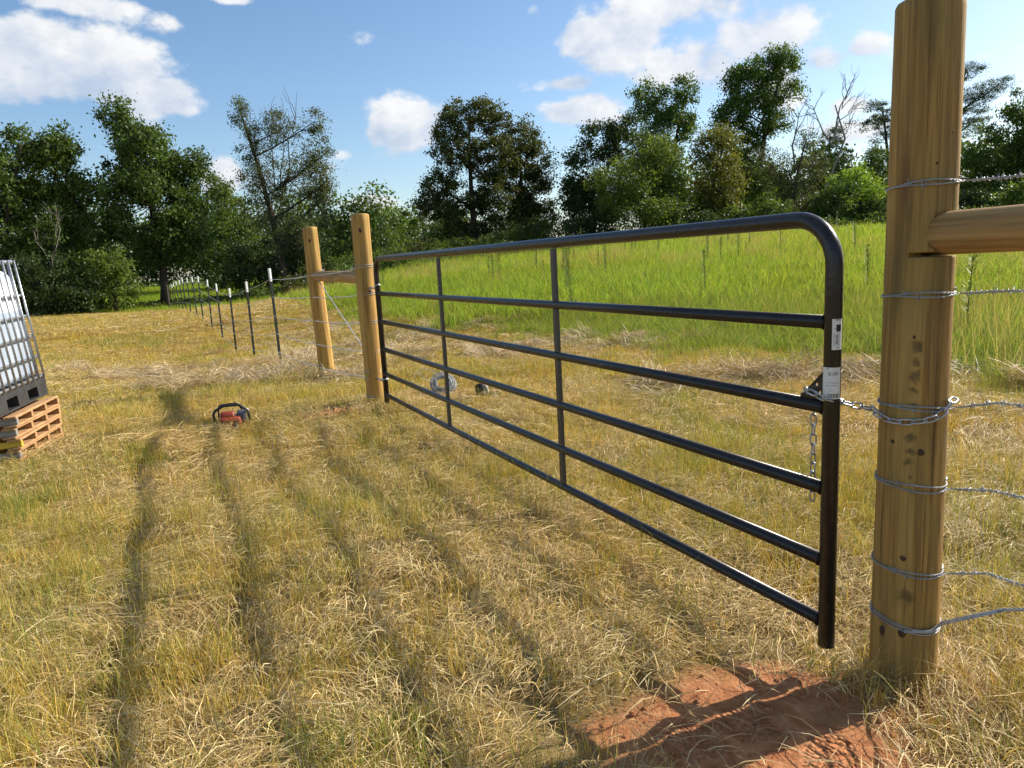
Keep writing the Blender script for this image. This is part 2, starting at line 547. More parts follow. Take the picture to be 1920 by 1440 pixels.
def soil_mask(x, y):
    """bare red clay: trampled patch by the near post, spoil by the hinge post"""
    n = (fbm(x * 5 + 3, y * 5 + 8, 4) - .5)
    d = np.hypot((x - .60) / .50, (y - 1.70) / .49) + n * .85
    m = 1 - sstep(.62, 1.02, d)
    d2 = np.hypot((x - 1.2) / .22, (y - 1.88) / .2) + n * .5
    m = np.maximum(m, .8 * (1 - sstep(.6, 1.1, d2)))
    ux, uy = .80, .60                       # ridge direction by the hinge post
    a = (x + 1.62) * ux + (y - 6.36) * uy; b = -(x + 1.62) * uy + (y - 6.36) * ux
    d3 = np.hypot(a / .46, b / .15) + n * .5
    m = np.maximum(m, 1 - sstep(.7, 1.1, d3))
    return m


def height(x, y):
    x = np.asarray(x, float); y = np.asarray(y, float)
    rr = np.hypot(x, y - 30)
    k = np.clip(150 / np.maximum(rr, 1e-6), 0, 1)      # far land keeps the height it has at 150 m
    z = tps(x * k, 30 + (y - 30) * k)
    near = 1 - sstep(25, 60, np.hypot(x, y))
    s = soil_mask(x, y)
    z = z + near * ((fbm(x * .9, y * .9, 3) - .5) * .07 + (fbm(x * 3.6, y * 3.6, 4) - .5) * .10 * (1 - .7 * s))
    ux, uy = .80, .60
    a = (x + 1.62) * ux + (y - 6.36) * uy; b = -(x + 1.62) * uy + (y - 6.36) * ux
    z = z + .065 * np.exp(-(a / .38) ** 2 - (b / .085) ** 2)
    z = z + s * (fbm(x * 20, y * 20, 4) - .5) * .034
    return z


def meadow_n(a):
    return np.interp(a, [-30, -5, 2.5, 3.7, 6, 9, 13, 16, 26, 32, 48, 60], [6.5, 5.8, 5.3, 4.8, 4.5, 4.3, 4.0, 3.8, 4.1, 4.0, 3.5, 3])


def meadow_mask(x, y):
    a, n = an(x, y)
    d = n - meadow_n(a) + (fbm(x * .8 + 40, y * .8, 3) - .5) * 2.0 + (fbm(x * 3 + 11, y * 3, 2) - .5) * .9
    m = sstep(-.2, .25, d)
    wood = sstep(42.5, 45.5, y + (fbm(x * .3, y * .3, 3) - .5) * 5 + np.clip(-x - 24, 0, 20) * .45)
    return np.maximum(m, wood)


def axis(lo, hi, fine_lo, fine_hi, fine, grow):
    pts = list(np.arange(fine_lo, fine_hi, fine))
    s, p = fine, fine_hi
    while p < hi: pts.append(p); s *= grow; p += s
    pts.append(hi)
    s, p = fine, fine_lo
    while p > lo:
        s *= grow; p -= s; pts.insert(0, max(p, lo))
    return np.unique(np.array(pts))


gx = axis(-900, 900, -2.6, 2.4, .035, 1.045)
gy = axis(-700, 1100, 1.2, 4.2, .035, 1.035)
GX, GY = np.meshgrid(gx, gy)
GZ = height(GX, GY)
nx, ny = len(gx), len(gy)
idx = np.arange(nx * ny).reshape(ny, nx)
gf = np.stack([idx[:-1, :-1], idx[:-1, 1:], idx[1:, 1:], idx[1:, :-1]], -1).reshape(-1, 4)
zone = np.stack([soil_mask(GX, GY).ravel(), meadow_mask(GX, GY).ravel(), np.zeros(nx * ny)], -1)
gme = build_mesh('ground', np.stack([GX.ravel(), GY.ravel(), GZ.ravel()], -1), gf, True, zone)


def ground_mat():
    m, nt, b = new_mat('field_ground')
    L = nt.links.new
    at = mnode(nt, 'ShaderNodeAttribute', attribute_name='Col')
    sp = mnode(nt, 'ShaderNodeSeparateColor'); L(at.outputs['Color'], sp.inputs[0])
    geo = mnode(nt, 'ShaderNodeNewGeometry')
    def nz(sc, det=5.0, ro=.6):
        n = mnode(nt, 'ShaderNodeTexNoise', Scale=sc, Detail=det, Roughness=ro); L(geo.outputs['Position'], n.inputs['Vector']); return n.outputs['Fac']
    def ramp(fac, stops):
        r = mnode(nt, 'ShaderNodeValToRGB'); e = r.color_ramp.elements
        e[0].position, e[0].color = stops[0][0], (*stops[0][1], 1)
        e[1].position, e[1].color = stops[1][0], (*stops[1][1], 1)
        for p, c in stops[2:]: e.new(p).color = (*c, 1)
        L(fac, r.inputs['Fac']); return r.outputs['Color']
    def mix(f, a, c):
        x = mnode(nt, 'ShaderNodeMix', data_type='RGBA'); L(f, x.inputs['Factor']); L(a, x.inputs['A']); L(c, x.inputs['B']); return x.outputs['Result']
    dry = ramp(nz(9, 8, .7), [(.3, (.11, .072, .032)), (.5, (.22, .15, .065)), (.7, (.36, .26, .115))])  # darkened in colour to deepen the shade in gaps between the blades
    dry2 = ramp(nz(.5, 4), [(.38, (.22, .17, .055)), (.62, (.36, .24, .09))])
    mx = mnode(nt, 'ShaderNodeMix', data_type='RGBA'); mx.inputs['Factor'].default_value = .5; L(dry, mx.inputs['A']); L(dry2, mx.inputs['B'])
    green = ramp(nz(2.2, 6), [(.3, (.06, .09, .02)), (.7, (.16, .22, .04))])
    soil = ramp(nz(16, 8, .65), [(.28, (.28, .095, .036)), (.5, (.49, .205, .085)), (.72, (.60, .30, .145))])
    c = mix(sp.outputs[1], mx.outputs['Result'], green)
    c = mix(sp.outputs[0], c, soil)
    L(c, b.inputs['Base Color'])
    b.inputs['Roughness'].default_value = .95; b.inputs['Specular IOR Level'].default_value = .15
    # boot tread marks pressed into the soft clay
    wv = mnode(nt, 'ShaderNodeTexVoronoi', Scale=62.0, feature='F1'); L(geo.outputs['Position'], wv.inputs['Vector'])
    foot = None
    for (fx, fy, rx, ry, rot) in ((.60, 1.79, .075, .12, .9), (.76, 1.63, .07, .13, .5), (.42, 1.70, .07, .12, 1.2)):
        mp = mnode(nt, 'ShaderNodeMapping', vector_type='TEXTURE'); mp.inputs['Location'].default_value = (fx, fy, 0); mp.inputs['Rotation'].default_value = (0, 0, -rot); mp.inputs['Scale'].default_value = (rx, ry, 50)
        L(geo.outputs['Position'], mp.inputs['Vector'])
        ln = mnode(nt, 'ShaderNodeVectorMath', operation='LENGTH'); L(mp.outputs[0], ln.inputs[0])
        q = mnode(nt, 'ShaderNodeMapRange', interpolation_type='SMOOTHSTEP'); q.inputs['From Min'].default_value = 1.05; q.inputs['From Max'].default_value = .8
        L(ln.outputs['Value'], q.inputs['Value'])
        if foot is None: foot = q.outputs[0]
        else:
            k = mnode(nt, 'ShaderNodeMath', operation='MAXIMUM'); L(foot, k.inputs[0]); L(q.outputs[0], k.inputs[1]); foot = k.outputs[0]
    t1 = mnode(nt, 'ShaderNodeMath', operation='MULTIPLY'); L(wv.outputs['Distance'], t1.inputs[0]); t1.inputs[1].default_value = 2.6
    t2 = mnode(nt, 'ShaderNodeMath', operation='MULTIPLY'); L(t1.outputs[0], t2.inputs[0]); L(foot, t2.inputs[1])
    t3 = mnode(nt, 'ShaderNodeMath', operation='SUBTRACT'); L(nz(70, 6, .7), t3.inputs[0]); L(t2.outputs[0], t3.inputs[1])
    bp = mnode(nt, 'ShaderNodeBump', Strength=.9, Distance=.016); L(t3.outputs[0], bp.inputs['Height']); L(bp.outputs[0], b.inputs['Normal'])
    return m


tag(obj('ground', gme, ground_mat()), None, None, None, 'structure')
gz1 = lambda x, y: float(height(np.array([x]), np.array([y]))[0])

# ------------------------------------------------------------------ trees
TREES = [  # name, label, x, y, z of the base, leaf size, leaves, palette, style, crown lobes (x, z, half width, half height)
    ('broadleaf_tree', 'dense green tree at the left edge of the photo rising behind the white tank', -31.95, 46.00, -0.35, 0.24, 17000, 'mid', 'full', [(1.32, 8.51, 2.30, 2.97), (2.64, 10.41, 1.46, 1.30), (0.43, 5.32, 2.99, 2.57), (-0.97, 8.63, 2.29, 3.13), (0.86, 2.99, 2.34, 1.97)]),
    ('broadleaf_tree', 'dense green tree with pale bare twigs between left edge and big leafy tree', -29.91, 48.00, -0.61, 0.24, 17000, 'mid', 'full', [(1.06, 9.07, 1.78, 2.46), (2.02, 10.35, 1.23, 1.30), (0.08, 6.26, 2.59, 2.34), (2.39, 6.99, 1.31, 2.00), (0.96, 4.16, 2.09, 2.04)]),
    ('leafy_tree', 'big leafy tree with dark trunk standing just behind the fence corner post', -23.78, 50.00, -1.10, 0.27, 26000, 'deep', 'full', [(-1.40, 13.13, 0.85, 1.27), (-0.61, 11.73, 1.63, 1.28), (0.74, 10.62, 2.35, 1.87), (1.84, 9.25, 1.86, 1.89), (3.20, 10.22, 0.78, 0.89), (-1.45, 8.90, 1.50, 1.58), (0.22, 7.41, 3.31, 2.60), (-2.30, 6.30, 1.01, 1.26), (2.29, 6.06, 1.30, 1.93), (0.20, 4.67, 2.40, 1.28)]),
    ('broadleaf_tree', 'rounded green tree filling the gap right of the big leafy tree', -25.94, 66.00, -0.70, 0.27, 13000, 'mid', 'full', [(0.46, 7.61, 2.77, 2.54), (1.58, 4.96, 2.79, 2.57), (-1.36, 4.64, 2.40, 2.58), (0.24, 9.72, 1.61, 1.37), (0.54, 2.39, 2.66, 2.14)]),
    ('sparse_tree', 'tall open tree with thin feathery top behind the steel fence posts', -16.46, 54.00, -0.80, 0.20, 19000, 'grey', 'sparse', [(-1.91, 13.59, 0.76, 1.52), (-1.16, 11.49, 1.23, 1.76), (0.88, 12.42, 1.46, 1.89), (3.30, 12.73, 0.92, 1.31), (3.55, 10.23, 1.24, 1.85), (0.96, 8.87, 3.10, 2.31), (-0.93, 6.69, 2.58, 2.08), (2.80, 7.07, 1.72, 2.07), (1.31, 4.84, 2.67, 1.72), (-1.76, 9.02, 1.16, 1.49), (3.85, 8.53, 0.85, 1.12)]),
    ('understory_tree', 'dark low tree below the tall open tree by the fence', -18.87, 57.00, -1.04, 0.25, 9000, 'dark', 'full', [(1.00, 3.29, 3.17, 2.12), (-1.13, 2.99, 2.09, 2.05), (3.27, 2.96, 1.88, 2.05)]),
    ('distant_tree', 'far tree seen between the two left wooden posts', -22.67, 100.00, 1.39, 0.42, 5000, 'dark', 'full', [(0.41, 4.32, 2.77, 2.98), (-0.89, 2.23, 2.93, 2.15)]),
    ('distant_tree', 'far tree just right of the hinge post top', -17.43, 102.00, 1.09, 0.42, 5500, 'mid', 'full', [(0.11, 4.79, 2.53, 3.19), (0.64, 2.19, 2.99, 2.05)]),
    ('distant_tree', 'far tree halfway between hinge post and big round oak', -14.13, 105.00, 1.25, 0.42, 5500, 'mid', 'full', [(0.28, 4.54, 2.76, 3.43), (0.54, 1.88, 3.08, 1.96)]),
    ('oak_tree', 'tall round oak standing alone against the sky left of photo centre', -2.32, 60.00, 2.62, 0.23, 27000, 'olive', 'open', [(0.10, 10.50, 2.47, 1.70), (-1.97, 9.55, 1.28, 1.46), (2.20, 9.74, 1.28, 1.62), (-1.05, 7.27, 2.24, 1.73), (1.69, 6.87, 2.50, 1.90), (-2.95, 5.03, 1.56, 1.50), (-1.28, 3.92, 2.87, 1.68), (1.95, 3.92, 2.09, 1.93), (-3.59, 3.37, 1.22, 1.01), (-0.00, 2.02, 2.62, 1.28)]),
    ('oak_tree', 'shorter oak joined to the right side of the round oak', 1.76, 61.00, 2.41, 0.23, 16000, 'olive', 'open', [(0.00, 8.60, 1.92, 1.58), (1.45, 6.92, 1.40, 1.77), (-0.88, 6.11, 1.85, 1.94), (0.98, 4.47, 1.86, 1.79), (-0.52, 2.96, 2.04, 1.55), (1.23, 2.21, 1.78, 1.08)]),
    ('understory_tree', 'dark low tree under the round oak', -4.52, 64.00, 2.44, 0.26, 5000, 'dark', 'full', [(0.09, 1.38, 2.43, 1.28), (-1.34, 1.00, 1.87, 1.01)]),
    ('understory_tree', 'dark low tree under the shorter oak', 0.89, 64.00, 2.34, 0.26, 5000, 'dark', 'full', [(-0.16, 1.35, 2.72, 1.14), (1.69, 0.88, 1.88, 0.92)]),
    ('broadleaf_tree', 'dark broad tree right of the oak pair with sky gap between', 6.88, 57.00, 2.35, 0.24, 17000, 'dark', 'full', [(-0.23, 5.28, 1.81, 2.21), (1.09, 7.70, 1.80, 1.48), (2.75, 8.47, 1.39, 1.09), (-1.37, 3.53, 0.99, 1.84), (-0.68, 2.08, 1.75, 1.61), (3.10, 6.09, 2.30, 1.81), (1.36, 3.39, 2.07, 2.00)]),
    ('poplar_tree', 'tall upright green tree with three pointed tops', 14.07, 65.00, 2.39, 0.25, 13000, 'bright', 'full', [(-1.07, 12.22, 1.20, 1.57), (0.44, 11.35, 1.76, 1.84), (2.36, 12.31, 0.92, 1.48), (0.63, 8.90, 2.57, 2.13), (2.23, 9.70, 0.93, 1.59), (0.11, 6.00, 2.35, 2.26)]),
    ('broadleaf_tree', 'light green bushy tree in front of the dark broad tree', 9.91, 52.00, 2.25, 0.20, 19000, 'light', 'full', [(-1.69, 3.80, 2.49, 1.74), (0.67, 4.69, 2.11, 1.66), (-0.14, 2.24, 3.19, 1.62), (2.23, 2.85, 1.21, 2.04), (1.26, 5.82, 1.50, 1.08)]),
    ('broadleaf_tree', 'yellowish green rounded tree above the middle of the gate top rail', 15.34, 54.00, 2.20, 0.20, 14000, 'yellow', 'full', [(0.16, 5.91, 1.64, 1.71), (0.81, 3.61, 1.65, 2.08), (-0.53, 2.54, 1.66, 1.90), (1.21, 7.05, 0.93, 0.82), (0.53, 1.71, 1.78, 1.15)]),
    ('tall_tree', 'tallest tree with leaning crown and ivy covered trunk', 21.45, 62.00, 2.13, 0.24, 20000, 'bright', 'full', [(1.00, 13.84, 1.58, 1.40), (2.49, 13.93, 0.97, 1.24), (-0.84, 12.69, 1.76, 1.58), (1.98, 12.00, 1.85, 1.17), (-1.99, 10.66, 1.68, 1.76), (-2.97, 10.12, 0.80, 0.93), (0.23, 9.78, 1.69, 1.94), (-0.74, 7.06, 1.52, 2.35), (0.08, 3.76, 1.36, 2.09), (1.83, 9.36, 1.07, 1.10)]),
    ('thin_tree', 'thin tree with bare upper branches right of the tallest tree', 23.14, 58.00, 2.12, 0.20, 8000, 'grey', 'sparse', [(-1.58, 5.35, 1.68, 1.69), (0.91, 7.24, 0.92, 0.88), (0.03, 4.33, 2.03, 1.78), (1.77, 5.66, 1.18, 1.45), (0.48, 2.47, 2.12, 1.64)]),
    ('broadleaf_tree', 'green tree behind the thin bare branched tree', 28.73, 68.00, 2.17, 0.27, 6500, 'olive', 'open', [(-0.09, 5.33, 2.23, 2.37), (1.90, 4.50, 2.23, 2.38), (-1.04, 2.49, 2.99, 1.93)]),
    ('pine_tree', 'dark pine whose crown shows left of the near post', 38.27, 72.00, 2.32, 0.30, 6500, 'pine', 'pine', [(-1.09, 11.75, 1.24, 1.37), (-2.12, 9.93, 1.76, 1.09), (0.76, 10.57, 2.07, 1.96), (0.34, 7.87, 2.61, 1.49)]),
    ('pine_tree', 'short dark pine between the bare snag and the near post', 32.17, 72.00, 2.65, 0.30, 3500, 'pine', 'pine', [(-0.08, 8.73, 1.25, 0.99), (-1.34, 6.70, 1.30, 0.90), (1.00, 6.83, 1.30, 0.90)]),
    ('pine_tree', 'tall dark pine right of the near post', 36.99, 60.00, 1.88, 0.22, 15000, 'pine', 'pine', [(0.62, 12.27, 1.20, 0.89), (2.23, 10.86, 1.38, 0.89), (3.24, 11.29, 0.77, 0.65), (1.00, 9.94, 1.64, 1.06), (0.31, 8.34, 1.64, 1.48), (2.09, 8.90, 0.95, 0.66), (-2.22, 11.82, 1.20, 1.85), (-1.77, 8.53, 1.56, 2.25), (0.00, 5.95, 1.74, 1.25)]),
    ('broadleaf_tree', 'dark green tree at the right edge beyond the brace rail', 39.37, 56.00, 1.58, 0.24, 19000, 'mid', 'full', [(-0.35, 8.48, 1.13, 1.45), (-1.99, 5.66, 1.87, 2.18), (0.53, 5.53, 1.63, 2.56), (-3.13, 4.16, 1.72, 1.96), (-1.00, 2.78, 2.14, 1.43), (2.08, 6.54, 2.44, 3.08)]),
    ('broadleaf_tree', 'green tree just outside the right edge of the photo', 46.00, 55.00, 1.18, 0.26, 9000, 'mid', 'full', [(-0.72, 8.17, 3.18, 3.00), (-1.99, 4.42, 3.22, 2.69), (1.63, 4.22, 3.22, 3.08)]),
    ('broadleaf_tree', 'green tree just outside the left edge of the photo', -40.79, 50.00, -0.16, 0.26, 9000, 'mid', 'full', [(2.01, 10.25, 2.84, 2.70), (1.91, 6.06, 3.24, 2.78), (-0.09, 3.30, 3.27, 2.48)]),
]
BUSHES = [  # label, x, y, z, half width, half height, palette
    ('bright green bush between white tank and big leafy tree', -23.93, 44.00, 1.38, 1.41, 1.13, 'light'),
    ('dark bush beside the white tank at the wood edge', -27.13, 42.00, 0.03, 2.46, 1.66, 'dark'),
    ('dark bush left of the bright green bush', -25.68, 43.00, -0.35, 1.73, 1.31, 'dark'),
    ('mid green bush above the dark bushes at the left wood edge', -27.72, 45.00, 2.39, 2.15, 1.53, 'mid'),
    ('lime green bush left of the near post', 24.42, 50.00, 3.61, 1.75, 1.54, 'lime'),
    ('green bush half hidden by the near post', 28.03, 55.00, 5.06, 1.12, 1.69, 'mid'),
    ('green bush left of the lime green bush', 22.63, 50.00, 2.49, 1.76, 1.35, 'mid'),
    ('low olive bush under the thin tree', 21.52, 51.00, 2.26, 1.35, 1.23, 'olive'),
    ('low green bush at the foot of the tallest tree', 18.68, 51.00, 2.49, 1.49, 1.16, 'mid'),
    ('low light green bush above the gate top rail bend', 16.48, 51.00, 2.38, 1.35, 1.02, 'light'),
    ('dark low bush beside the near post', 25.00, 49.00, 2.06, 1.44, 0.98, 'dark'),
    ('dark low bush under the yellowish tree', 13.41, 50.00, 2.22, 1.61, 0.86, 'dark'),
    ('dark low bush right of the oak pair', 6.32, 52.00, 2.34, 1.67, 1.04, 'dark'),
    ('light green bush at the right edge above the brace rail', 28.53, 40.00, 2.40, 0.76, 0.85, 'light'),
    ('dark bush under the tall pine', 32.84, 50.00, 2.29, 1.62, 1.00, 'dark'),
    ('green bush hidden behind the near post', 28.79, 52.00, 2.36, 2.29, 1.48, 'mid'),
    ('olive bush behind the left brace post', -13.23, 50.00, -0.11, 1.10, 1.01, 'olive'),
    ('green bush behind the left brace rail', -10.17, 46.00, -0.25, 1.15, 0.74, 'mid'),
    ('green brush right of the hinge post', -7.95, 52.00, 0.58, 1.53, 0.75, 'mid'),
    ('light brush beyond the meadow left of the oak', -5.44, 54.00, 1.07, 1.98, 0.70, 'light'),
    ('low brush behind the nearest steel fence post', -12.69, 44.00, -0.51, 0.97, 0.71, 'olive'),
    ('low brush under the round oak at meadow edge', -1.92, 56.00, 1.22, 2.06, 0.65, 'mid'),
    ('low brush under the shorter oak at meadow edge', 2.62, 56.00, 1.30, 2.06, 0.65, 'mid'),
]
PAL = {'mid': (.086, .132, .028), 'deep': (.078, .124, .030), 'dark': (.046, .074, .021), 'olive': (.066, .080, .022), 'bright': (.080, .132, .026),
       'light': (.112, .160, .029), 'lime': (.175, .270, .035), 'yellow': (.130, .138, .028), 'grey': (.084, .104, .044), 'pine': (.040, .068, .030)}


def leaf_mesh(name, c, size, aspect, col, flat=.0, fold=True):
    n = len(c)
    t = rng.normal(size=(n, 3)); t[:, 2] -= .25; t /= np.linalg.norm(t, axis=1)[:, None]
    a = rng.normal(size=(n, 3)); a[:, 2] += flat
    b = np.cross(t, a); b /= np.linalg.norm(b, axis=1)[:, None] + 1e-9
    s = size * rng.uniform(.6, 1.35, n)[:, None]
    nn = np.cross(t, b)
    v = np.stack([c - t * s * .5, c + b * s * aspect * .5 + nn * s * .06, c + t * s * .5, c - b * s * aspect * .5 + nn * s * .06], 1).reshape(-1, 3)
    f = np.arange(n * 4).reshape(-1, 4)
    cc = np.asarray(col) * rng.uniform(.72, 1.32, (n, 1)) * rng.uniform(.93, 1.07, (n, 3))
    return build_mesh(name, v, f, False, np.repeat(cc, 4, 0))


STYLE = {'full': dict(per=120, rc=.62, shell=.50, asp=.62), 'open': dict(per=110, rc=.50, shell=.45, asp=.6), 'sparse': dict(per=75, rc=.50, shell=.30, asp=.42),
         'pine': dict(per=120, rc=.55, shell=.35, asp=.22), 'bush': dict(per=80, rc=.42, shell=.45, asp=.6)}


def make_tree(name, label, x, y, leaf, n, pal, style, lobes, group, cat='tree', bark='bark', extra_bare=()):
    z0 = gz1(x, y)
    st = STYLE[style]
    root = thing(name, label, cat, (x, y, z0 - .05), 0, group)
    L = np.array(lobes)
    h = (L[:, 1] + L[:, 3]).max()
    top = L[np.argmax(L[:, 1])]
    r0 = .019 * h + .03
    wood = MB()
    tx = np.array([0, .25, .55, .8, 1.0])
    topz = top[1]
    bend = rng.normal(0, .02 * h, 2)
    def trunk_at(z):
        t = np.clip(z / topz, 0, 1)
        return np.array([top[0] * t ** 1.8 + bend[0] * math.sin(3 * t), bend[1] * math.sin(2.5 * t), z])
    zs = np.linspace(0, topz, 9)
    tr = [r0 * (1.35 if q == 0 else 1) * (1 - .82 * (q / topz)) + .015 for q in zs]
    wood.tube([trunk_at(q) for q in zs], tr, 8)
    area = (L[:, 2] * L[:, 3]) ** .85
    counts = np.maximum(3, (n / st['per']) * area / area.sum()).astype(int)
    cs = []
    for (lx, lz, lrx, lrz), k in zip(lobes, counts):
        ly = rng.uniform(-.5, .5) * min(lrx, 2.0)
        lry = max(lrx, .8) * 1.05
        c0 = np.array([lx, ly, lz])
        hz = math.hypot(lx, ly)
        sz = max(.18 * h if style != 'bush' else .02, min(lz - .55 * hz - .25 * lrz, topz * .95))
        p0 = trunk_at(sz); ax = trunk_at(min(lz, topz))
        p1 = (p0 * .45 + c0 * .55) + np.array([0, 0, -.08 * hz]) + rng.normal(0, .08 * lrx, 3)
        rl = max(.03, r0 * .42 * (1 - .6 * sz / topz))
        ts = np.linspace(0, 1, 5)[:, None]
        limb = (1 - ts) ** 2 * p0 + 2 * ts * (1 - ts) * p1 + ts ** 2 * c0
        wood.tube(limb, np.linspace(rl, rl * .4, 5), 5, False)
        d = rng.normal(size=(k, 3)); d /= np.linalg.norm(d, axis=1)[:, None]
        rad = st['shell'] + (1 - st['shell']) * rng.random(k) ** .6 + (rng.random(k) < .09) * rng.uniform(.1, .38, k)
        cc = c0 + d * rad[:, None] * np.array([lrx, lry, lrz]) * .92
        for q in cc[: max(4, int(k * .45))]:
            s0 = limb[rng.integers(2, 5)]
            mid = (s0 + q) / 2 + rng.normal(0, .12, 3)
            wood.tube([s0, mid, q], [rl * .32 + .008, rl * .2 + .006, .006], 4, False)
        cs.append(cc)
    cs = np.concatenate(cs)
    rc = st['rc'] * rng.uniform(.6, 1.4, len(cs))
    per = max(1, n // len(cs))
    off = rng.normal(0, .55, (len(cs), per, 3)) * rc[:, None, None]
    off[:, :, 2] *= .45 if style == 'pine' else .8
    pts = (cs[:, None, :] + off).reshape(-1, 3)
    tone = np.repeat(rng.uniform(.75, 1.25, len(cs)), per)[:, None]
    pts[:, 2] = np.maximum(pts[:, 2], .05)
    for path, rr in extra_bare:
        wood.tube(path, rr, 4, False)
    wood.build('trunk', M[bark], root)
    obj('crown', leaf_mesh('crown', pts, leaf, st['asp'], np.array(PAL[pal]) * tone), M['leaf'], root)
    return root


def bare_branches(base, tip, r, depth, out, spread=.5):
    base, tip = np.array(base, float), np.array(tip, float)
    d = tip - base; ln = np.linalg.norm(d)
    pts = [base, base + d * .35 + rng.normal(0, .05 * ln, 3), base + d * .7 + rng.normal(0, .05 * ln, 3), tip]
    out.append((pts, [r, r * .8, r * .6, r * .35]))
    if depth == 0: return
    for k in range(5 if depth > 1 else 4):
        t = rng.uniform(.3, .98)
        q = pts[1] * (1 - t) + pts[3] * t
        nd = d / ln + rng.normal(0, spread, 3) + np.array([0, 0, .15]); nd /= np.linalg.norm(nd)
        bare_branches(q, q + nd * ln * rng.uniform(.3, .55), r * .45, depth - 1, out, spread)


TG = {'broadleaf_tree': 'broadleaf trees at the wood edge', 'leafy_tree': None, 'sparse_tree': None, 'understory_tree': 'low dark trees under the tall ones',
      'distant_tree': 'far trees beyond the meadow', 'oak_tree': 'oaks beyond the meadow', 'pine_tree': 'pines beyond the meadow', 'poplar_tree': None, 'tall_tree': None, 'thin_tree': None}
for (nm, lab, x, y, z, leaf, n, pal, style, lobes) in TREES:
    extra = []
    if nm == 'thin_tree':
        bare_branches((0, 0, 5.5), (.3, 0, 9.2), .075, 2, extra)
        bare_branches((0, 0, 5.0), (1.6, .3, 8.2), .05, 2, extra)
        bare_branches((0, 0, 4.0), (-2.6, 0, 6.6), .05, 2, extra)
    if nm == 'sparse_tree':
        for q in ((-.3, .4, 12.6), (2.1, -.3, 12.8), (-1.6, .2, 12.2), (1.0, 0, 12.0)): bare_branches((q[0] * .3, 0, 7.5), q, .05, 1, extra, .4)
    # the surveyed lobes are measured from the base height; keep the crown there on the built ground
    dz = z - gz1(x, y)
    lobes = [(a, b + dz, c, d) for a, b, c, d in lobes]
    make_tree(nm, lab, x, y, leaf * .82, int(n * 1.45), pal, style, lobes, TG[nm], 'tree', 'bark', extra)

# a bare dead snag and the pale dead twigs in the left wood
def bare_tree(label, x, y, spec, mat):
    root = thing('dead_tree', label, 'tree', (x, y, gz1(x, y) - .05))
    segs = []
    for b, t, r, d, s in spec: bare_branches(b, t, r, d, segs, s)
    w = MB()
    for p, r in segs: w.tube(p, r, 5, False)
    w.build('trunk', mat, root)
bare_tree('bare grey dead snag standing against the sky left of the near post', 28.4, 63.0,
          [((0, 0, 0), (.1, 0, 10.6), .15, 0, .3), ((.05, 0, 7.6), (1.4, 0, 12.0), .09, 2, .45), ((.05, 0, 7.2), (-1.7, .2, 10.6), .08, 2, .5), ((.05, 0, 8.2), (2.4, 0, 10.8), .06, 2, .4), ((0, 0, 6.4), (1.4, -.2, 9.2), .06, 1, .4)], M['pale_bark'])
bare_tree('pale dead branches showing in front of the left wood', -27.2, 43.6,
          [((0, 0, 0), (.1, 0, 3.8), .05, 0, .3), ((.05, 0, 3.0), (-.7, 0, 5.2), .03, 2, .5), ((.05, 0, 3.2), (.8, 0, 5.8), .03, 2, .5)], M['pale_bark'])

for (lab, x, y, z, rx, rz, pal) in BUSHES:
    g0 = gz1(x, y)
    cz = max(z + rz - g0, rz * .8)                       # crown centre above ground
    lobes = [(0, cz, rx, rz), (-rx * .45, cz * .62, rx * .6, max(rz * .6, cz * .45)), (rx * .45, cz * .55, rx * .65, max(rz * .6, cz * .42)), (rng.uniform(-.3, .3) * rx, cz + rz * .35, rx * .5, rz * .6), (0, cz * .4, rx * .8, cz * .38)]
    make_tree('bush', lab, x, y, .17, int(2600 + 1500 * rx * rz), pal, 'bush', lobes, 'bushes along the wood edge', 'bush')

# brush along the foot of the wood: too tangled to count
def brush(label, line, n, hgt, pal, leaf=.17, depth=3.0, name='undergrowth'):
    line = np.array(line, float)
    t = rng.random(n) * (len(line) - 1); i = np.minimum(t.astype(int), len(line) - 2); f = (t - i)[:, None]
    p = line[i] * (1 - f) + line[i + 1] * f
    p = p + np.stack([rng.normal(0, .4, n), rng.uniform(-.5, .5, n) * depth], -1)
    hh = hgt * (.35 + .9 * fbm(p[:, 0] * .45 + 9, p[:, 1] * .45, 3) ** 1.3)
    z = height(p[:, 0], p[:, 1]) + hh * rng.random(n) ** .75
    c = np.array([PAL[q] for q in pal])[(fbm(p[:, 0] * .3, p[:, 1] * .3 + 77, 2) * 2.2 * len(pal)).astype(int) % len(pal)]
    tag(obj(name, leaf_mesh(name, np.c_[p, z], leaf, .5, c), M['leaf']), label, 'undergrowth', None, 'stuff')
brush('tangled dark undergrowth along the foot of the right hand wood', [(1, 57), (8, 54), (16, 52.5), (25, 52), (34, 52), (46, 50)], 26000, 3.4, ['mid', 'dark', 'olive', 'light'])
brush('shaded undergrowth along the foot of the left hand wood', [(-40, 44), (-31, 45.5), (-24, 48.5), (-18, 50.5), (-12, 50)], 14000, 1.15, ['dark', 'olive', 'dark', 'mid'])
brush('low green brush along the far side of the meadow', [(-12, 50), (-7, 54), (-2, 57), (2, 57)], 14000, 2.6, ['light', 'mid', 'olive'])

brush('weedy green growth along the top of the meadow before the wood', [(-7, 48), (2, 49), (10, 47), (18, 46), (27, 46), (38, 45)], 15000, 1.25, ['light', 'mid', 'light', 'bright'], .12, 5.0)

brush('dark thicket closing the clearing behind the left hand wood', [(-62, 62), (-56, 66), (-49, 80), (-37, 86), (-24, 87), (-13, 90)], 26000, 7.0, ['dark', 'mid', 'dark', 'olive'], .34, 5.0)

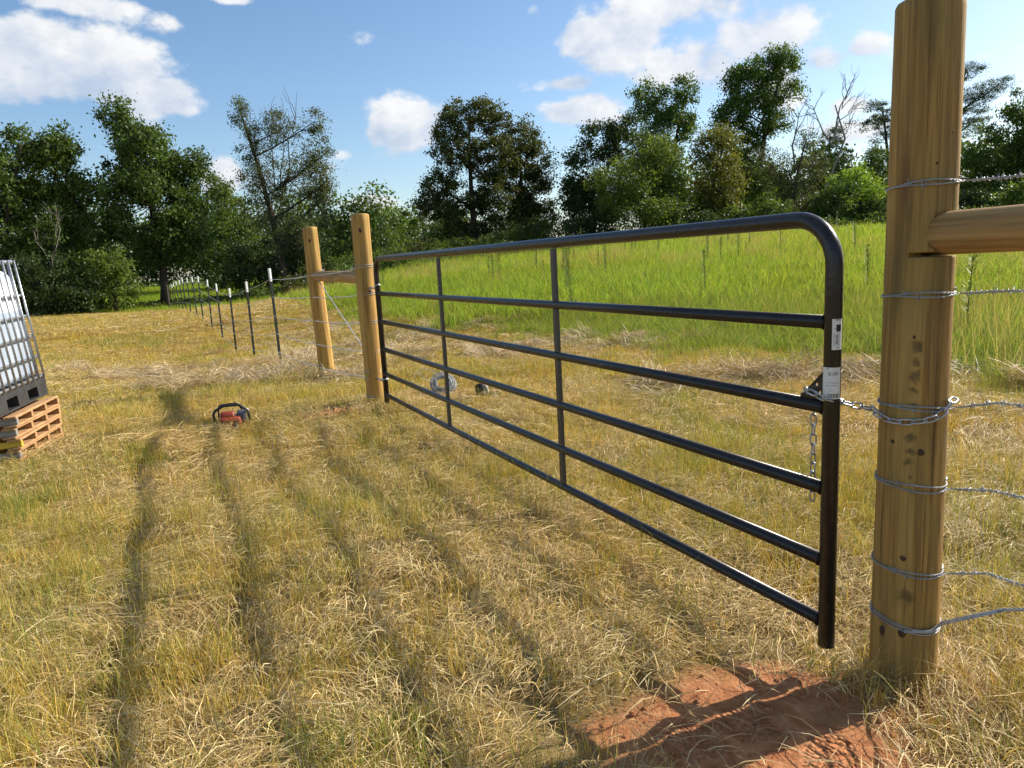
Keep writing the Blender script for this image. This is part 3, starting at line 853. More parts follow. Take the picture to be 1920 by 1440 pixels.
# the wood behind, one dark mass
def woodland(label, line, n, h, leaf):
    line = np.array(line, float); C = []
    for k in range(n):
        t = (k + rng.random()) / n * (len(line) - 1); i = min(int(t), len(line) - 2); f = t - i
        p = line[i] * (1 - f) + line[i + 1] * f + rng.normal(0, 2.0, 2)
        hh = h * rng.uniform(.75, 1.12)
        m = int(1500)
        d = rng.normal(size=(m, 3)); d /= np.linalg.norm(d, axis=1)[:, None]
        q = d * (rng.random(m) ** .35)[:, None] * np.array([3.4, 2.6, hh * .5]) + rng.normal(0, .25, (m, 3))
        q += np.array([p[0], p[1], gz1(*p) + hh * .52])
        q = q[q[:, 2] > gz1(*p)]
        C.append(q)
    c = np.concatenate(C)
    sh = (np.array([PAL['dark']]) * .7 + np.array([PAL['mid']]) * .6) * (.6 + .8 * fbm(c[:, 0] * .35, c[:, 2] * .5, 2))[:, None]
    tag(obj('woodland', leaf_mesh('woodland', c, leaf, .6, sh), M['leaf']), label, 'woodland', None, 'stuff')
woodland('dark mass of woods behind the left hand trees', [(-66, 58), (-57, 64), (-50, 82), (-37, 90), (-24, 90), (-14, 92)], 24, 10.5, .46)
woodland('far line of woods beyond the meadow behind the gate', [(-36, 118), (-22, 116), (-8, 118), (6, 116)], 15, 9.0, .55)
woodland('dark mass of woods behind the right hand trees', [(18, 74), (27, 73), (36, 72), (50, 70), (70, 66)], 16, 8.5, .48)

# ------------------------------------------------------------------ objects on the fence line: wooden posts
def post_mesh(name, h, r_bot, r_top, below=.25, k=40, rings=60, seed=0, chamfer=.012, cracks=()):
    rs = np.random.default_rng(seed)
    zs = np.r_[np.linspace(-below, h - chamfer, rings), h - chamfer * .35, h]
    ang = np.arange(k) / k * 2 * math.pi
    lob = sum(rs.normal(0, .010) * np.cos(m * ang + rs.uniform(0, 6)) for m in (2, 3, 5))
    V = []
    for i, z in enumerate(zs):
        t = (z + below) / (h + below)
        r = r_bot + (r_top - r_bot) * t
        rr = r * (1 + lob + .006 * np.sin(z * 5 + ang * 2 + seed) + .004 * rs.normal(size=k) * .5)
        for ca, z0_, z1_, dp in cracks:                       # drying checks cut along the grain
            if z0_ < z < z1_:
                w_ = math.sin((z - z0_) / (z1_ - z0_) * math.pi) ** .5
                off = (ang - ca - .05 * math.sin(z * 3 + ca * 7) + math.pi) % (2 * math.pi) - math.pi
                rr = rr - dp * w_ * np.exp(-(off / .022) ** 2)
        if i == len(zs) - 2: rr = rr - chamfer * .35
        if i == len(zs) - 1: rr = rr - chamfer
        cx, cy = (.006 * math.sin(z * 2.1 + seed), .006 * math.cos(z * 1.7 + seed)) if seed != 2 else (0, 0)
        V.append(np.stack([cx + rr * np.cos(ang), cy + rr * np.sin(ang), np.full(k, z)], -1))
    V = np.concatenate(V); n = len(zs)
    F = [(i * k + q, i * k + (q + 1) % k, (i + 1) * k + (q + 1) % k, (i + 1) * k + q) for i in range(n - 1) for q in range(k)]
    F.append(tuple(range(k - 1, -1, -1))); F.append(tuple((n - 1) * k + q for q in range(k)))
    me = build_mesh(name, V, F, True)
    me.polygons[len(F) - 1].use_smooth = False
    return me


def cut(me, cutter_me, name):
    a = bpy.data.objects.new('tmp_a', me); c = bpy.data.objects.new('tmp_c', cutter_me)
    COL.objects.link(a); COL.objects.link(c)
    md = a.modifiers.new('b', 'BOOLEAN'); md.operation = 'DIFFERENCE'; md.object = c; md.solver = 'EXACT'
    dg = bpy.context.evaluated_depsgraph_get()
    out = bpy.data.meshes.new_from_object(a.evaluated_get(dg))
    out.name = name
    bpy.data.objects.remove(a); bpy.data.objects.remove(c)
    return out


POST = Vector((1.150, 2.000, 0))
CAMD = Vector((-POST.x, -POST.y, 0)).normalized()          # from the near post to the camera
CAML = Vector((CAMD.y, -CAMD.x, 0))                        # to the left as seen from the camera
if CAML.x > 0: CAML = -CAML


def on_post(du, z, r=.0875):
    """point on the near post's front: du metres right of its axis, in post space"""
    q = math.sqrt(max(r * r - du * du, 0))
    return CAMD * q - CAML * du + Vector((0, 0, z))


stains = [(.004, 1.03), (.0, .985), (.0, .945), (-.002, .905), (-.001, .865), (-.003, .82), (-.004, .775), (-.003, .735), (-.006, .70), (-.003, .655), (.0, .30)]
ST = []
for i, (du, z) in enumerate(stains):
    p = on_post(du, z - .02)
    ST.append((p.x, p.y, p.z, (.022, .017, .02, .016, .019, .014, .017, .019, .016, .012, .03)[i]))
M['post_near'] = wood_mat('weathered_treated_pine', (.52, .315, .09), (.36, .20, .052), (.12, .062, .022), ST, .5)
M['post_new'] = wood_mat('golden_treated_pine', (.58, .36, .10), (.44, .245, .055), (.22, .105, .03), (), .25)
M['rail_wood'] = wood_mat('orange_pine_rail', (.50, .31, .125), (.40, .22, .075), (.20, .105, .038), (), .25)

LINE_ROT = math.atan2(-D[1], -D[0])                         # local +x of brace rails along the fence towards the camera


def rail_mesh(name, length, r, seed, bow=.0):
    """peeled round rail along local z (grain) with a slight taper"""
    return post_mesh(name, length, r, r * .95, 0.0, 28, 26, seed, .006)


RAIL_Z = 1.308
# near gate post with its notch
fa = math.atan2(CAMD.y, CAMD.x)
pm = post_mesh('gate_post', 1.915, .0925, .0815, .35, 176, 90, 2, .014, [(fa + .25, -.1, .62, .005), (fa + .32, .75, 1.2, .004), (fa - .45, .1, .9, .004), (fa + .05, 1.35, 1.93, .006), (fa - .75, .6, 1.5, .004), (fa + .7, .3, 1.25, .005), (fa - .2, .35, .75, .003), (fa + .95, 1.0, 1.9, .004)])
cm_ = MB()
toward = Vector((-D[0], -D[1], 0))
side = Vector((N[0], N[1], 0))
rotm = Matrix((toward, side, Vector((0, 0, 1)))).transposed()
cm_.tube([tuple(toward * .020 + Vector((0, 0, RAIL_Z))), tuple(toward * .25 + Vector((0, 0, RAIL_Z)))], .0590, 32)
pm = cut(pm, cm_.mesh('cutter'), 'gate_post')
cm_ = MB()
cm_.box(tuple(toward * .115 + Vector((0, 0, RAIL_Z - .0525))), (.184, .30, .0124), rotm)
pm = cut(pm, cm_.mesh('cutter'), 'gate_post')
near_post = thing('gate_post', 'thick weathered near gate post with notch, dark stains and wire wraps', 'post', POST, 0, 'wooden gate and brace posts')
timber = obj('timber', pm, M['post_near'], near_post)
for du, z, r, e in ((-.005, 1.035, .006, 1.2), (-.048, .735, .006, 1.3), (.022, .712, .0125, 1.25), (-.010, .395, .011, 1.1), (-.004, .165, .016, 1.3), (-.058, .15, .013, 1.4), (.03, 1.49, .004, 1.0), (.062, 1.565, .005, .5)):
    k = MB(); c = on_post(du, z, .0905 - .0048 * z)
    nrm = Vector((c.x, c.y, 0)).normalized(); tg = Vector((0, 0, 1)).cross(nrm)
    rs_k = random.Random(int(z * 1000)); w1, w2 = rs_k.uniform(0, 6), rs_k.uniform(0, 6); wob = [r * .8 * (1 + .12 * math.sin(2 * q_ / 14 * 6.283 + w1) + .07 * math.sin(3 * q_ / 14 * 6.283 + w2)) for q_ in range(14)]
    V, F = [], []
    for j, (rr, hh) in enumerate(((1.0, -.003), (.9, .0014), (.55, .0024), (.15, .0028))):
        for q in range(14):
            a = q / 14 * 2 * math.pi
            V.append(c + tg * (wob[q] * rr * math.cos(a)) + Vector((0, 0, wob[q] * e * rr * math.sin(a))) + nrm * (hh - (r * rr * math.cos(a)) ** 2 / .18))
    for j in range(3):
        for q in range(14): F.append((j * 14 + q, j * 14 + (q + 1) % 14, (j + 1) * 14 + (q + 1) % 14, (j + 1) * 14 + q))
    F.append(tuple(42 + q for q in range(14)))
    k.add(V, F); k.build('knot', M['knot'], near_post)

# brace rail running from the near post past the right of the photo, and the post that carries its other end
RL = 2.35
rr_ = thing('brace_rail', 'horizontal round orange brace rail notched into the near gate post', 'rail', tuple(POST + toward * .022 + Vector((0, 0, RAIL_Z))), 0, 'brace rails')
ro = obj('rail', rail_mesh('rail', RL, .0565, 5), M['rail_wood'], rr_)
ro.rotation_euler = toward.to_track_quat('Z', 'Y').to_euler()
ro.location = (0, 0, 0)
bp_xy = POST + toward * (RL + .1)
bpz = gz1(bp_xy.x, bp_xy.y)
bpost = thing('brace_post', 'round wooden brace post just outside the right edge of the photo', 'post', (bp_xy.x, bp_xy.y, bpz), 0, 'wooden gate and brace posts')
obj('timber', post_mesh('timber', 1.85, .1, .093, .3, 32, 30, 14), M['post_near'], bpost)

# the far pair: hinge post and brace post, corner post
hx = on_line(5.25); hz = gz1(hx.x, hx.y)
hinge_post = thing('gate_post', 'golden hinge post carrying the far end of the gate', 'post', (hx.x, hx.y, hz), 0, 'wooden gate and brace posts')
obj('timber', post_mesh('timber', 1.80 - hz, .090, .084, .3, 36, 40, 21), M['post_new'], hinge_post)
bx2 = on_line(7.6); bz2 = gz1(bx2.x, bx2.y)
far_brace = thing('brace_post', 'golden brace post left of the hinge post with dark knots', 'post', (bx2.x, bx2.y, bz2), 0, 'wooden gate and brace posts')
tb = obj('timber', post_mesh('timber', 1.835 - bz2, .098, .088, .3, 36, 40, 33), M['post_new'], far_brace)
far_brace.rotation_euler = (R(.6), R(-.8), 0)
def far_knots(root, pos, seed, zs, rad):
    rs = random.Random(seed)
    cdir = Vector((-pos.x, -pos.y, 0)).normalized(); left = Vector((cdir.y, -cdir.x, 0))
    for z, du in zs:
        c = cdir * math.sqrt(rad * rad - du * du) - left * du * -1 + Vector((0, 0, z))
        k = MB(); nrm = Vector((c.x, c.y, 0)).normalized(); tg = Vector((0, 0, 1)).cross(nrm)
        V = [c + tg * (.016 * f * math.cos(a)) + Vector((0, 0, .022 * f * math.sin(a))) + nrm * h for f, h in ((1, -.003), (.9, .003), (.3, .005)) for a in [q / 10 * 2 * math.pi for q in range(10)]]
        F = [(j * 10 + q, j * 10 + (q + 1) % 10, (j + 1) * 10 + (q + 1) % 10, (j + 1) * 10 + q) for j in range(2) for q in range(10)] + [tuple(20 + q for q in range(10))]
        k.add(V, F); k.build('knot', M['knot'], root)
far_knots(hinge_post, hx, 1, [(1.66, .01), (1.1, -.03)], .086)
far_knots(far_brace, bx2, 2, [(.95, .0), (1.72, .02)], .092)
fr = thing('brace_rail', 'short orange brace rail between the two golden posts', 'rail', tuple(on_line(5.22, 0, 1.225)), 0, 'brace rails')
frail = obj('rail', rail_mesh('rail', 2.42, .062, 9), M['rail_wood'], fr)
frail.rotation_euler = Vector((D[0], D[1], 0.004)).to_track_quat('Z', 'Y').to_euler()
cpx, cpy = -21.64, 46.0
cpz = gz1(cpx, cpy)
corner = thing('corner_post', 'dark wooden corner post at the far end of the fence', 'post', (cpx, cpy, cpz))
obj('timber', post_mesh('timber', 1.75, .10, .09, .3, 20, 12, 41), M['bark'], corner)

# small fencing pliers lying on the far brace rail, against the hinge post
pl = thing('fencing_pliers', 'small metal tool lying on the far brace rail against the hinge post', 'pliers', tuple(on_line(5.52, 0, 1.296)))
k = MB(); k.tube([(D[0] * t, D[1] * t, .010) for t in (0, .1, .2)], [.012, .010, .008], 6); k.build('handle', M['black_plastic'], pl)
k = MB(); k.tube([(D[0] * t + N[0] * .02, D[1] * t + N[1] * .02, .012) for t in (0, .1, .2)], [.012, .010, .008], 6); k.build('handle', M['black_plastic'], pl)
k = MB(); k.box((-D[0] * .02 + N[0] * .01, -D[1] * .02 + N[1] * .01, .018), (.05, .05, .03)); k.build('jaw', M['galv'], pl)

# ------------------------------------------------------------------ the tube gate
gate = thing('tube_gate', 'long dark brown steel tube farm gate, closed, six rails', 'gate', (G[0], G[1], 0), math.atan2(D[1], D[0]))
# local frame: x along the gate away from the camera, y to the left of that (camera side), z up
RZ = [1.371, 1.076, .825, .577, .349, .151]
TIP = .0016
fr_path = arc_fillet([(0, 0, .075), (0, 0, RZ[0]), (GATE_L, 0, RZ[0] + TIP * GATE_L), (GATE_L, 0, .075)], .135, 10)
k = MB(); k.tube(fr_path, .0245, 18); k.build('frame_tube', M['gate'], gate)
for z in RZ[1:]:
    k = MB(); k.tube([(.0235, 0, z), (GATE_L * .25, 0, z), (GATE_L * .5, 0, z - .001), (GATE_L * .75, 0, z), (GATE_L - .0235, 0, z)], .0200, 16); k.build('rail', M['gate'], gate)
for s in (1 / 3, 2 / 3):
    for i in range(5):
        z1 = RZ[i] - (.0240 if i == 0 else .0195); z0 = RZ[i + 1] + .0195
        k = MB(); k.box((GATE_L * s, 0, (z0 + z1) / 2), (.030, .020, z1 - z0)); o = k.build('strut', M['gate_strut'], gate)
    # weld beads where the struts meet the rails
for x in (0.0265, GATE_L - .0265):
    for z in RZ[1:]:
        k = MB(); k.tube([(x, .0215 * math.cos(a), z + .0215 * math.sin(a)) for a in np.linspace(0, 2 * math.pi, 15)[:-1]], .0028, 6, False, True); k.build('weld_bead', M['gate'], gate)
# latch plate in the corner above rail three, with holes
V, F = [], []
outl = [(.026, .843), (.115, .843), (.026, .935)]
pb = bmesh.new()
for yy in (-.003, .003):
    vs = [pb.verts.new((x, yy, z)) for x, z in outl]
pb.verts.ensure_lookup_table()
pb.faces.new(pb.verts[0:3]); pb.faces.new(list(reversed(pb.verts[3:6])))
for i in range(3): pb.faces.new((pb.verts[i], pb.verts[(i + 1) % 3], pb.verts[3 + (i + 1) % 3], pb.verts[3 + i]))
bmesh.ops.recalc_face_normals(pb, faces=pb.faces)
pme = bpy.data.meshes.new('latch_plate'); pb.to_mesh(pme); pb.free()
hc = MB()
for x, z, r in ((.052, .890, .0055), (.088, .858, .0055), (.060, .862, .004), (.040, .868, .0055)):
    hc.tube([(x, -.02, z), (x, .02, z)], r, 10)
pme = cut(pme, hc.mesh('holes'), 'latch_plate')
obj('latch_plate', pme, M['gate'], gate)
# hinge hardware at the far end
hinge_dir = hx - Vector((G[0] + D[0] * GATE_L, G[1] + D[1] * GATE_L, hx.z))
for z in (.985 + .165, .30):
    k = MB()
    k.tube([(GATE_L + .027 * math.cos(a), .027 * math.sin(a), z) for a in np.linspace(0, 2 * math.pi, 17)[:-1]], .006, 6, False, True)
    k.box((GATE_L + .035, 0, z), (.03, .014, .028))
    k.tube([(GATE_L - .045, .0, z + .004), (GATE_L - .02, .0, z + .004)], .008, 8)
    k.build('hinge_collar', M['galv'], gate)
    k = MB(); k.tube([(GATE_L + .05, 0, z - .03), (GATE_L + .05, 0, z + .045)], .009, 8); k.tube([(GATE_L + .05, 0, z - .028), (GATE_L + .34, 0, z - .028)], .009, 8); k.build('hinge_pin', M['galv'], gate)

# stickers wrapped on the near upright (front seen from the camera)
inv = Matrix.Rotation(-math.atan2(D[1], D[0]), 3, 'Z')
cam_loc = inv @ Vector((-G[0], -G[1], 0))
FRONT = math.atan2(cam_loc.y, cam_loc.x)
# going right as seen from the camera turns the angle counter-clockwise
def sticker(a0, a1, z0, z1, name, label):
    V = []; n = 16
    for z in (z0, z1):
        for q in range(n + 1):
            a = FRONT + a0 + (a1 - a0) * q / n
            V.append((.02478 * math.cos(a), .02478 * math.sin(a), z))
    o = MB().add(V, [(q, q + 1, n + 2 + q, n + 1 + q) for q in range(n)]).build(name, M['paper'], gate)
    o['label'] = label
    return o
def print_rect(parent, a0, a1, z0, z1, mat='ink', name='print_block'):
    V = []; n = max(1, int(abs(a1 - a0) / .12))
    for z in (z0, z1):
        for q in range(n + 1):
            a = FRONT + a0 + (a1 - a0) * q / n
            V.append((.0250 * math.cos(a), .0250 * math.sin(a), z))
    return MB().add(V, [(q, q + 1, n + 2 + q, n + 1 + q) for q in range(n)]).build(name, M[mat], parent)
def print_text(parent, txt, size, a0, z, mat='ink', vert=False):
    cu = bpy.data.curves.new('lettering', 'FONT'); cu.body = txt; cu.size = size; cu.resolution_u = 2
    to = bpy.data.objects.new('tmp_t', cu); COL.objects.link(to)
    me = bpy.data.meshes.new_from_object(to.evaluated_get(bpy.context.evaluated_depsgraph_get()))
    bpy.data.objects.remove(to)
    for v in me.vertices:
        x, y = (v.co.x, v.co.y) if not vert else (v.co.y, -v.co.x)
        a = FRONT + a0 + x / .0251
        v.co = (.0251 * math.cos(a), .0251 * math.sin(a), z + y)
    me.name = 'lettering'; me.materials.clear()
    return obj('lettering', me, M[mat], parent)
s2 = sticker(-1.30, 1.02, .857, .949, 'price_label', 'white price label with bold figures and a barcode along its foot')
print_text(s2, '$189', .0135, -.42, .926)
for j, (a0, a1) in enumerate(((-.8, .75), (-.7, .6))): print_rect(s2, a0, a1, .9035 - j * .008, .9049 - j * .008, 'grey_ink', 'print_line')
print_text(s2, 'No. 6', .0065, -.35, .880, 'grey_ink')
brs = random.Random(4); a = -.45
while a < .85:
    w = brs.choice((.03, .05, .08)); print_rect(s2, a, a + w, .860, .873, 'ink', 'barcode_bar'); a += w + brs.choice((.03, .06))
print_rect(s2, -.55, -.38, .944, .9465)
s1 = sticker(-.10, 1.15, 1.000, 1.088, 'barcode_label', 'small white label with barcode turned sideways')
print_rect(s1, .35, .95, 1.052, 1.072); print_rect(s1, .25, .95, 1.084, 1.0865)
z = 1.016
while z < 1.044:
    w = brs.choice((.0008, .0012, .0018)); print_rect(s1, .30, .62, z, z + w, 'ink', 'barcode_bar'); z += w + brs.choice((.0008, .0014))
print_rect(s1, .10, .16, 1.012, 1.048, 'grey_ink', 'print_line'); print_rect(s1, .08, .30, 1.060, 1.062, 'grey_ink', 'print_line')
print_text(s1, '+', .012, .35, 1.002)

# ------------------------------------------------------------------ chain
def link_mesh():
    L_, W_, r = .0185, .0085, .0030
    path = []
    for a in np.linspace(-math.pi / 2, math.pi / 2, 7): path.append((L_ - W_ + W_ * math.cos(a), W_ * math.sin(a), 0))
    for a in np.linspace(math.pi / 2, 3 * math.pi / 2, 7): path.append((-(L_ - W_) + W_ * math.cos(a), W_ * math.sin(a), 0))
    return MB().tube(path, r, 6, False, True).mesh('link')
LINK = link_mesh(); LINK.materials.append(M['galv'])


def lay_chain(root, pts, twist0=.4, pitch=.0305):
    P = np.array([tuple(p) for p in pts], float)
    s = np.r_[0, np.cumsum(np.linalg.norm(np.diff(P, axis=0), axis=1))]
    n = int(s[-1] / pitch)
    for i in range(n + 1):
        t = i * pitch
        q = np.array([np.interp(t, s, P[:, j]) for j in range(3)]); q2 = np.array([np.interp(min(t + .006, s[-1]), s, P[:, j]) for j in range(3)]); q0 = np.array([np.interp(max(t - .006, 0), s, P[:, j]) for j in range(3)])
        d = Vector(q2 - q0).normalized()
        o = bpy.data.objects.new('link', LINK); COL.objects.link(o); o.parent = root
        o.rotation_mode = 'QUATERNION'
        o.rotation_quaternion = d.to_track_quat('X', 'Z') @ Matrix.Rotation(twist0 + (i % 2) * math.pi / 2, 3, 'X').to_quaternion()
        o.location = q


PR = .1005
wrap_l = math.atan2(CAML.y, CAML.x); wrap_c = math.atan2(CAMD.y, CAMD.x)
dth = wrap_c - wrap_l
while dth > math.pi: dth -= 2 * math.pi
while dth < -math.pi: dth += 2 * math.pi
chain = thing('gate_chain', 'galvanised chain looped from the latch plate around the near post', 'chain', (0, 0, 0))
pts = [on_line(.088, -.012, .862), on_line(.06, -.034, .876), on_line(.0, -.040, .862)]
for t in np.linspace(.12, 1.75, 12):
    a = wrap_l + dth * t
    zz = .818 - .020 * math.sin(min(t, 1.5) / 1.5 * math.pi) + (.03 * max(0, t - 1.4) / .3)
    pts.append(POST + Vector((PR * math.cos(a), PR * math.sin(a), zz)))
a = wrap_l + dth * 1.95; pts.append(POST + Vector((PR * 1.05 * math.cos(a), PR * 1.05 * math.sin(a), .858)))
lay_chain(chain, pts)
ch2 = thing('hanging_chain', 'spare end of galvanised chain hanging behind the gate rails', 'chain', (0, 0, 0))
lay_chain(ch2, [on_line(.088, .012, .858), on_line(.090, .030, .80), on_line(.092, .034, .66), on_line(.094, .036, .505)], .9)

# ------------------------------------------------------------------ barbed wire
BARB = MB()
for sgn, off in ((1, -.003), (-1, .003)):
    BARB.tube([(off - .001, sgn * .013, sgn * .006), (off, sgn * .004, -.001), (off + .001, -.003 * sgn, .004 * sgn), (off, -sgn * .004, -.004), (off + .002, -sgn * .008, sgn * .012)], [.0004, .0010, .0011, .0010, .0004], 4)
BARB_ME = BARB.mesh('barb'); BARB_ME.materials.append(M['wire'])


def twisted(mb, path, rad=.0013, sep=.0017, pitch=.028, step=.004):
    P = np.array([tuple(p) for p in path], float)
    s = np.r_[0, np.cumsum(np.linalg.norm(np.diff(P, axis=0), axis=1))]
    n = max(4, int(s[-1] / step)); t = np.linspace(0, s[-1], n)
    C = np.stack([np.interp(t, s, P[:, j]) for j in range(3)], -1)
    T = np.gradient(C, axis=0); T /= np.linalg.norm(T, axis=1)[:, None]
    U = np.cross(T, np.array([.13, .21, .97])); U /= np.linalg.norm(U, axis=1)[:, None] + 1e-9
    W = np.cross(T, U)
    for ph in (0, math.pi):
        a = t / pitch * 2 * math.pi + ph
        mb.tube(C + sep * (np.cos(a)[:, None] * U + np.sin(a)[:, None] * W), rad, 5)
    return C, T


def add_barb(root, p, d, roll):
    o = bpy.data.objects.new('barb', BARB_ME); COL.objects.link(o); o.parent = root
    o.rotation_mode = 'QUATERNION'
    o.rotation_quaternion = Vector(d).to_track_quat('X', 'Z') @ Matrix.Rotation(roll, 3, 'X').to_quaternion()
    o.location = p


def wrap_path(z, turns, tilt, rise, r=.1025, th0=None, sag=0):
    out = []
    th0 = wrap_l + dth * 1.9 if th0 is None else th0
    r = (.0925 - .00486 * (z + .35)) * 1.018 + .0025
    n = int(turns * 36)
    for i in range(n + 1):
        a = th0 + i / 36 * 2 * math.pi * (-1 if dth > 0 else 1)
        out.append((r * math.cos(a), r * math.sin(a), z + rise * i / n + tilt * math.cos(a - th0) + .004 * math.sin(a * 2.3)))
    return out


ORD = ['top', 'second', 'third', 'fourth', 'lowest']
zr = [1.436, 1.142, .832, .598, .345]
zend = [1.46, 1.16, .86, .585, .31]
for i, (z, ze) in enumerate(zip(zr, zend)):
    w = thing('barbed_wire', f'{ORD[i]} galvanised barbed wire wrapped round the near post and leading right', 'wire', (POST.x, POST.y, 0), 0, 'barbed wires right of the near post')
    mb = MB()
    tilt, rise = ((.006, .012), (.004, .014), (-.002, .012), (-.004, .026), (-.006, .013))[i]
    wp = wrap_path(z, 2.05, tilt, rise)
    twisted(mb, wp)
    mb.build('post_wrap', M['wire'], w)
    p0 = Vector(wp[0]) + toward * .012
    rise_ = (-.008, .014, .045, .036, .05)[i]
    kink = p0 + toward * .11 + Vector((0, 0, rise_ * .55 + (0, 0, .006, .006, .016)[i]))
    k2 = p0 + toward * .32 + Vector((0, 0, rise_))
    end = p0 + toward * 2.4 + Vector((0, 0, rise_ * 1.3))
    path = [Vector(wp[3]), p0, kink, k2, (k2 + end) / 2 - Vector((0, 0, .01)), end]
    mb = MB(); C, T = twisted(mb, path); mb.build('strand', M['wire'], w)
    # the tail wound tightly back on the strand
    P = np.array([tuple(p) for p in (p0, kink, kink + (end - kink) * .06)]); s = np.r_[0, np.cumsum(np.linalg.norm(np.diff(P, axis=0), axis=1))]
    t = np.linspace(.02, s[-1], 260); Cc = np.stack([np.interp(t, s, P[:, j]) for j in range(3)], -1)
    Tt = np.gradient(Cc, axis=0); Tt /= np.linalg.norm(Tt, axis=1)[:, None]
    U = np.cross(Tt, (0, 0, 1.0)); U /= np.linalg.norm(U, axis=1)[:, None]; Wv = np.cross(Tt, U)
    ang = np.linspace(0, 2 * math.pi * 17, 260); rad = .0042 + .0012 * np.sin(ang * .37 + i)
    mb = MB(); mb.tube(Cc + rad[:, None] * (np.cos(ang)[:, None] * U + np.sin(ang)[:, None] * Wv), .0013, 5); mb.build('tie_off', M['wire'], w)
    for q in range(5): add_barb(w, Cc[30 + q * 48], Tt[30 + q * 48], q * 1.3 + i)
    m = len(C)
    for q in range(1, 18):
        j = int(m * q / 18); add_barb(w, C[j], T[j], q * 1.9 + i)
    for q in (8, 27, 46, 60): 
        p = Vector(wp[q % len(wp)]); d = Vector(wp[(q + 1) % len(wp)]) - p
        add_barb(w, p * 1.0, d, q)

# twisted brace wire at the foot of the near post, rising to the right
w = thing('brace_wire', 'thick twisted brace wire round the foot of the near post rising right', 'wire', (POST.x, POST.y, 0), 0, 'diagonal brace wires')
mb = MB()
for dz in (0, .008, .014): mb.tube(wrap_path(.175 + dz, 1.0, -.012, .003, .1035), .0016, 5)
mb.build('post_wrap', M['wire'], w)
p0 = CAMD * .095 + Vector((0, 0, .172)); p1 = -CAML * .095 + CAMD * .03 + Vector((0, 0, .187)); p2 = p1 + toward * .17 + Vector((0, 0, .118)); p3 = toward * 2.3 + Vector((0, 0, 1.25))
mb = MB()
for q in range(4):
    o = Vector((0, 0, .004 * (q - 1.5))) + side * (.002 * (q % 2))
    mb.tube([p0 + o * .5, (p0 + p1) * .5 + (CAMD - CAML) * .019 + o * .6, p1 + o, p2 + o * .7], .0015, 5)
mb.build('strand', M['wire'], w)
mb = MB()
s = np.linspace(0, 1, 500)
C = np.array(p2)[None] * (1 - s[:, None]) + np.array(p3)[None] * s[:, None]
Tn = np.array((p3 - p2).normalized()); U = np.cross(Tn, (0, 0, 1)); U /= np.linalg.norm(U); Wv = np.cross(Tn, U)
for ph in (0, 2.1, 4.2):
    a = s * 2 * math.pi * 60 + ph; mb.tube(C + .0032 * (np.cos(a)[:, None] * U + np.sin(a)[:, None] * Wv), .0019, 5)
mb.build('twist', M['wire'], w)

# ------------------------------------------------------------------ steel T posts
def tpost_proto():
    body = MB()
    H = 1.80
    body.box((0, .0, H / 2 - .15), (.048, .006, H + .3))
    body.box((0, -.021, H / 2 - .15), (.006, .036, H + .3))
    for i in range(30): body.box((0, .0055, .12 + i * .054), (.012, .008, .022))
    bm_ = body.mesh('post_body')
    tip = MB(); tip.box((0, .0006, H - .118), (.0505, .0105, .24)); tip.box((0, -.0215, H - .118), (.0095, .0390, .24))
    tm = tip.mesh('white_tip')
    cl = MB(); cl.tube([(-.024, .008, .004), (-.012, .014, 0), (.012, .014, 0), (.024, .008, -.004)], .0022, 5); cl.tube([(.024, .008, -.004), (.012, -.006, -.006), (-.012, -.006, -.006), (-.024, .008, .004)], .0022, 5)
    cm2 = cl.mesh('wire_clip')
    bm_.materials.append(M['tpost']); tm.materials.append(M['white_paint']); cm2.materials.append(M['galv'])
    return bm_, tm, cm2
TB, TT, TCL = tpost_proto()
WH = [1.60, 1.27, .92, .59, .24]
NUM = ['first', 'second', 'third', 'fourth', 'fifth', 'sixth', 'seventh', 'eighth', 'ninth', 'tenth', 'eleventh', 'twelfth', 'thirteenth', 'last']
fence_pts = []
for i, (x, y, z) in enumerate(TPOST):
    z = gz1(x, y)
    t = thing('fence_post', f'black steel fence post with white tip, {NUM[i]} one beyond the wooden brace post', 'post', (x, y, z), HD * -1 + math.pi / 2 + R(22) + random.uniform(-.1, .1), 'black steel fence posts with white tips')
    t.rotation_euler = (R(random.uniform(-.8, .8)), R(random.uniform(-1.0, 1.0)), t.rotation_euler[2])
    obj('post_body', TB, None, t); obj('white_tip', TT, None, t)
    for h in WH: obj('wire_clip', TCL, None, t, (0, 0, h))
    fence_pts.append((x, y, z))
